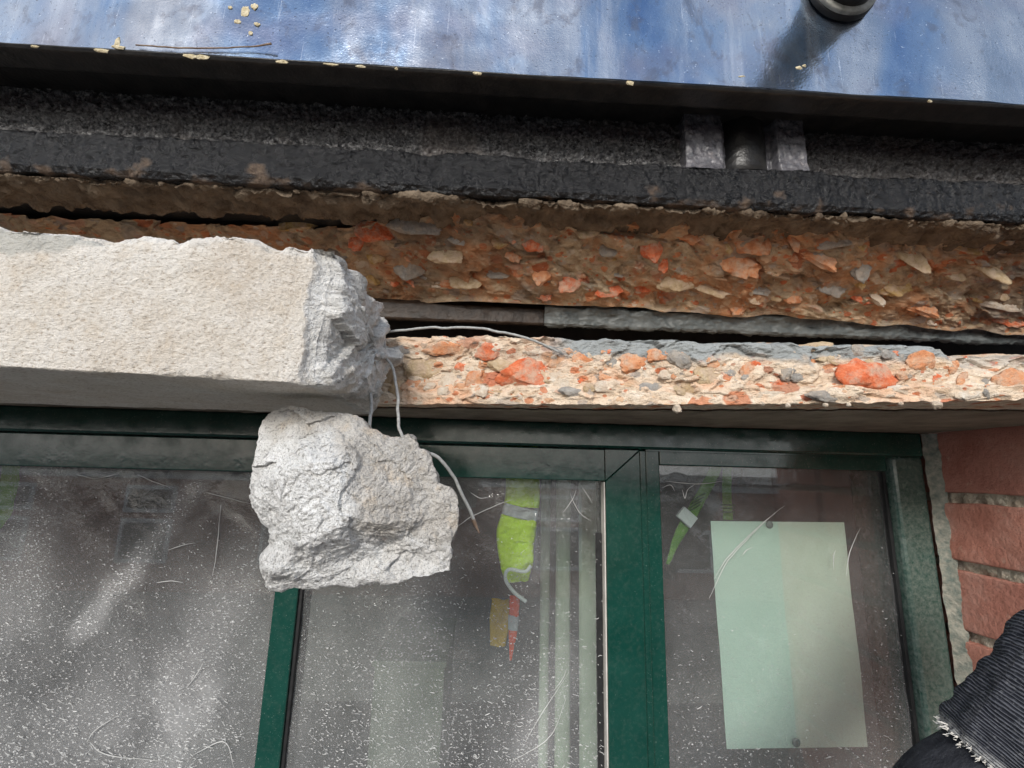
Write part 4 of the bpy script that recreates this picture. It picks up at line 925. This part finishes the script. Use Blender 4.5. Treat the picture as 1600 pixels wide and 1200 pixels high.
# ================================================================== brick reveal
XBk = x_bk
pier = empty('brick_reveal', 'red brick window reveal with rough pale mortar at the right', 'wall', (XBk + .05, .40, -1.0))
zj = W(1468, 776)[1]
pitch = .0745; jt = .0105
def brick_me(nm, ly, h, seed):
    n = 34; import bmesh
    bm = bmesh.new(); bmesh.ops.create_cube(bm, size=1)
    for v in bm.verts: v.co = Vector((v.co.x * .1025, v.co.y * ly, v.co.z * h))
    bmesh.ops.bevel(bm, geom=bm.edges[:], offset=.0022, segments=2, affect='EDGES', profile=.6)
    bmesh.ops.subdivide_edges(bm, edges=[e for e in bm.edges if e.calc_length() > .03], cuts=10, use_grid_fill=True)
    co = np.array([v.co for v in bm.verts]) + seed; dx = .0013 * fbm(co, 45, 4, seed) + .0006 * fbm(co, 160, 3, seed + 3)
    for v, d_, e1, e2 in zip(bm.verts, dx, .0012 * fbm(co, 60, 3, seed + 9), .0012 * fbm(co, 60, 3, seed + 12)): v.co.x += d_; v.co.y += e1; v.co.z += e2
    me = bpy.data.meshes.new(nm); bm.to_mesh(me); bm.free(); me.materials.append(M['brick'])
    me.polygons.foreach_set('use_smooth', [True] * len(me.polygons)); return me
BM = [brick_me('brick', .215, pitch - jt, 3), brick_me('brick', .215, pitch - jt, 8)]; HM = [brick_me('half_brick', .1025, pitch - jt, 5)]
top_me = brick_me('brick', .215, ZS - (zj + jt / 2) - .001, 13); toph = brick_me('brick', .1025, ZS - (zj + jt / 2) - .001, 17)
for r_ in range(-1, 13):
    zc = zj - jt / 2 - (pitch - jt) / 2 - r_ * pitch
    hm, lm = (HM[0], BM[r_ % 2])
    if r_ == -1: zc = (ZS - .001 + zj + jt / 2) / 2; hm, lm = toph, top_me
    lay = [(lm, .215), (hm, .1025)]
    y_ = .600
    for me, ly in lay:
        if me is None: continue
        o = bpy.data.objects.new('brick', me); scene.collection.objects.link(o)
        o.location = (XBk + .0512 + random.uniform(-.0008, .0008), y_ - ly / 2, zc); o.rotation_euler = (random.uniform(-.006, .006), 0, random.uniform(-.01, .01))
        y_ -= ly + .010
        loc = o.location.copy(); adopt(o, pier); o.location = loc
G = np.zeros((260, 420, 3)); G[..., 1] = np.linspace(.600, .272, 260)[:, None]; G[..., 2] = np.linspace(-1.0, ZS, 420)[None, :]
G[..., 0] = XBk + .0062 + .0022 * fbm(G, 120, 5, 500, .6)
adopt(link('mortar', grid_mesh('mortar', G), M['mortar']), pier)

# ================================================================== arm with dark denim sleeve, lower right
cl = [PT(1612, 1238, .262), PT(1668, 1172, .255), PT(1744, 1090, .247), PT(1840, 994, .238), PT(1965, 860, .225)]
n, k = 150, 96; c = spline(cl, n); T = np.gradient(c, axis=0); T /= np.linalg.norm(T, axis=1, keepdims=True)
A = np.cross(T, [0, 1, 0]); A /= np.linalg.norm(A, axis=1, keepdims=True); Bv = np.cross(T, A)
th_ = np.linspace(0, 2 * np.pi, k, endpoint=False); rads = np.interp(np.linspace(0, 1, n), [0, .12, .4, 1], [.040, .041, .043, .052])
G = c[:, None, :] + rads[:, None, None] * (A[:, None, :] * np.cos(th_)[None, :, None] + Bv[:, None, :] * np.sin(th_)[None, :, None] * .85)
nrm_ = (G - c[:, None, :]); nrm_ /= np.linalg.norm(nrm_, axis=-1, keepdims=True)
G = G + nrm_ * (.004 * fbm(G, 26, 3, 520) + .0016 * fbm(G, 80, 3, 521))[..., None]
fray = np.zeros((n, k)); fray[:10] = np.linspace(1, 0, 10)[:, None]
G[0] += -T[0] * (.003 * fbm(G[0], 220, 3, 530))[:, None]
me = grid_mesh('sleeve', G, cv=True, attrs={'fray': fray})
uvl = me.uv_layers.new(name='UVMap'); li = np.zeros(len(me.loops), np.int32); me.loops.foreach_get('vertex_index', li)
uv = np.stack([(li % k) / k * 2, (li // k) / n * 6], -1).astype(np.float32); uvl.data.foreach_set('uv', uv.ravel())
# forearm and gloved hand: one skinned figure
def limb():
    a0 = np.array(cl[-1]); a1 = np.array(cl[0]); d_ = (a1 - a0) / np.linalg.norm(a1 - a0); side = np.cross(d_, [0, 1, 0]); side /= np.linalg.norm(side)
    V = [tuple(a0), tuple((a0 + a1) / 2), tuple(a1), tuple(a1 + d_ * .045), tuple(a1 + d_ * .085)]; E = [(0, 1), (1, 2), (2, 3), (3, 4)]; Rd = [.040, .036, .030, .034, .036]
    fw = np.array([0, 1, 0])
    for s_, L in ((-.030, .062), (-.010, .072), (.010, .068), (.030, .054)):
        b = a1 + d_ * .098 + side * s_; i = len(V)
        V += [tuple(b), tuple(b + d_ * L * .5 + fw * .006), tuple(b + d_ * L * .8 + fw * .022), tuple(b + d_ * L + fw * .038)]; Rd += [.0105, .0098, .0092, .0080]; E += [(4, i), (i, i + 1), (i + 1, i + 2), (i + 2, i + 3)]
    b = a1 + d_ * .05 - side * .038; i = len(V); V += [tuple(b), tuple(b + d_ * .03 - side * .016 + fw * .01), tuple(b + d_ * .058 - side * .020 + fw * .02)]; Rd += [.013, .0115, .009]; E += [(3, i), (i, i + 1), (i + 1, i + 2)]
    m_ = bpy.data.meshes.new('arm'); m_.from_pydata(V, E, []); o = bpy.data.objects.new('person', m_); scene.collection.objects.link(o)
    sk = o.modifiers.new('skin', 'SKIN'); 
    for v_, r_ in zip(m_.skin_vertices[0].data, Rd): v_.radius = (r_, r_)
    m_.skin_vertices[0].data[2].use_root = True
    o.modifiers.new('sub', 'SUBSURF').levels = 2; o.modifiers['sub'].render_levels = 2; m_.materials.append(M['glove']); return o
person = limb(); tag(person, 'arm in a dark ribbed denim sleeve with frayed pale cuff at the lower right', 'person')
sl = link('sleeve', me, M['denim'], person); so = sl.modifiers.new('thickness', 'SOLIDIFY'); so.thickness = .0016
def fray_me():
    V = []; Fc = []; kk_ = 0
    for i in range(700):
        j = random.randrange(k); b = G[random.choice((0, 0, 0, 1, 2)), j] + nrm_[0, j] * .0012
        d_ = (-T[0] * random.uniform(.2, 1) + nrm_[0, j] * random.uniform(-.1, .9) + A[0] * random.uniform(-.6, .6)); L = random.uniform(.001, .0035)
        e = b + d_ * L; w_ = np.array([.00022, .0001, .00018]); mid = (b + e) / 2 + np.array([random.uniform(-.001, .001), 0, random.uniform(-.001, .001)])
        V += [tuple(b - w_), tuple(b + w_), tuple(mid - w_), tuple(mid + w_), tuple(e - w_ * .4), tuple(e + w_ * .4)]
        Fc += [(kk_, kk_ + 1, kk_ + 3, kk_ + 2), (kk_ + 2, kk_ + 3, kk_ + 5, kk_ + 4)]; kk_ += 6
    return mesh_np('fray', V, Fc, False)
fo = link('frayed_threads', fray_me(), M['bead'], person); fo['kind'] = 'stuff'

# ================================================================== street opposite (seen only as reflections in the glass)
hs = empty('brick_terrace', 'low red brick terrace across the street reflected in the panes', 'building', (0, -14, -3.27))
adopt(box('wall', (-22, -17, -3.40), (22, -11.5, -.30), M['fbrick']), hs)
adopt(box('roof', (-22.2, -17.2, -.299), (22.2, -11.3, -.22), M['slate'], None, .01), hs)
for i in range(12):
    x_ = -20.4 + i * 3.6
    for z_, h_ in ((-2.6, 1.1), (-1.35, .7)):
        f_ = adopt(box('window', (x_, -11.55, z_), (x_ + 1.3, -11.46, z_ + h_), M['white'], None, .01), hs)
        p_ = box('pane', (x_ + .1, -11.47, z_ + .1), (x_ + 1.2, -11.45, z_ + h_ - .1), M['fwin']); p_.parent = f_
        p_.matrix_parent_inverse = Matrix.Translation(-Vector(hs.location)) if False else Matrix.Identity(4)
adopt(box('eaves_board', (-22.2, -11.49, -.47), (22.2, -11.42, -.303), M['white'], None, .01), hs)
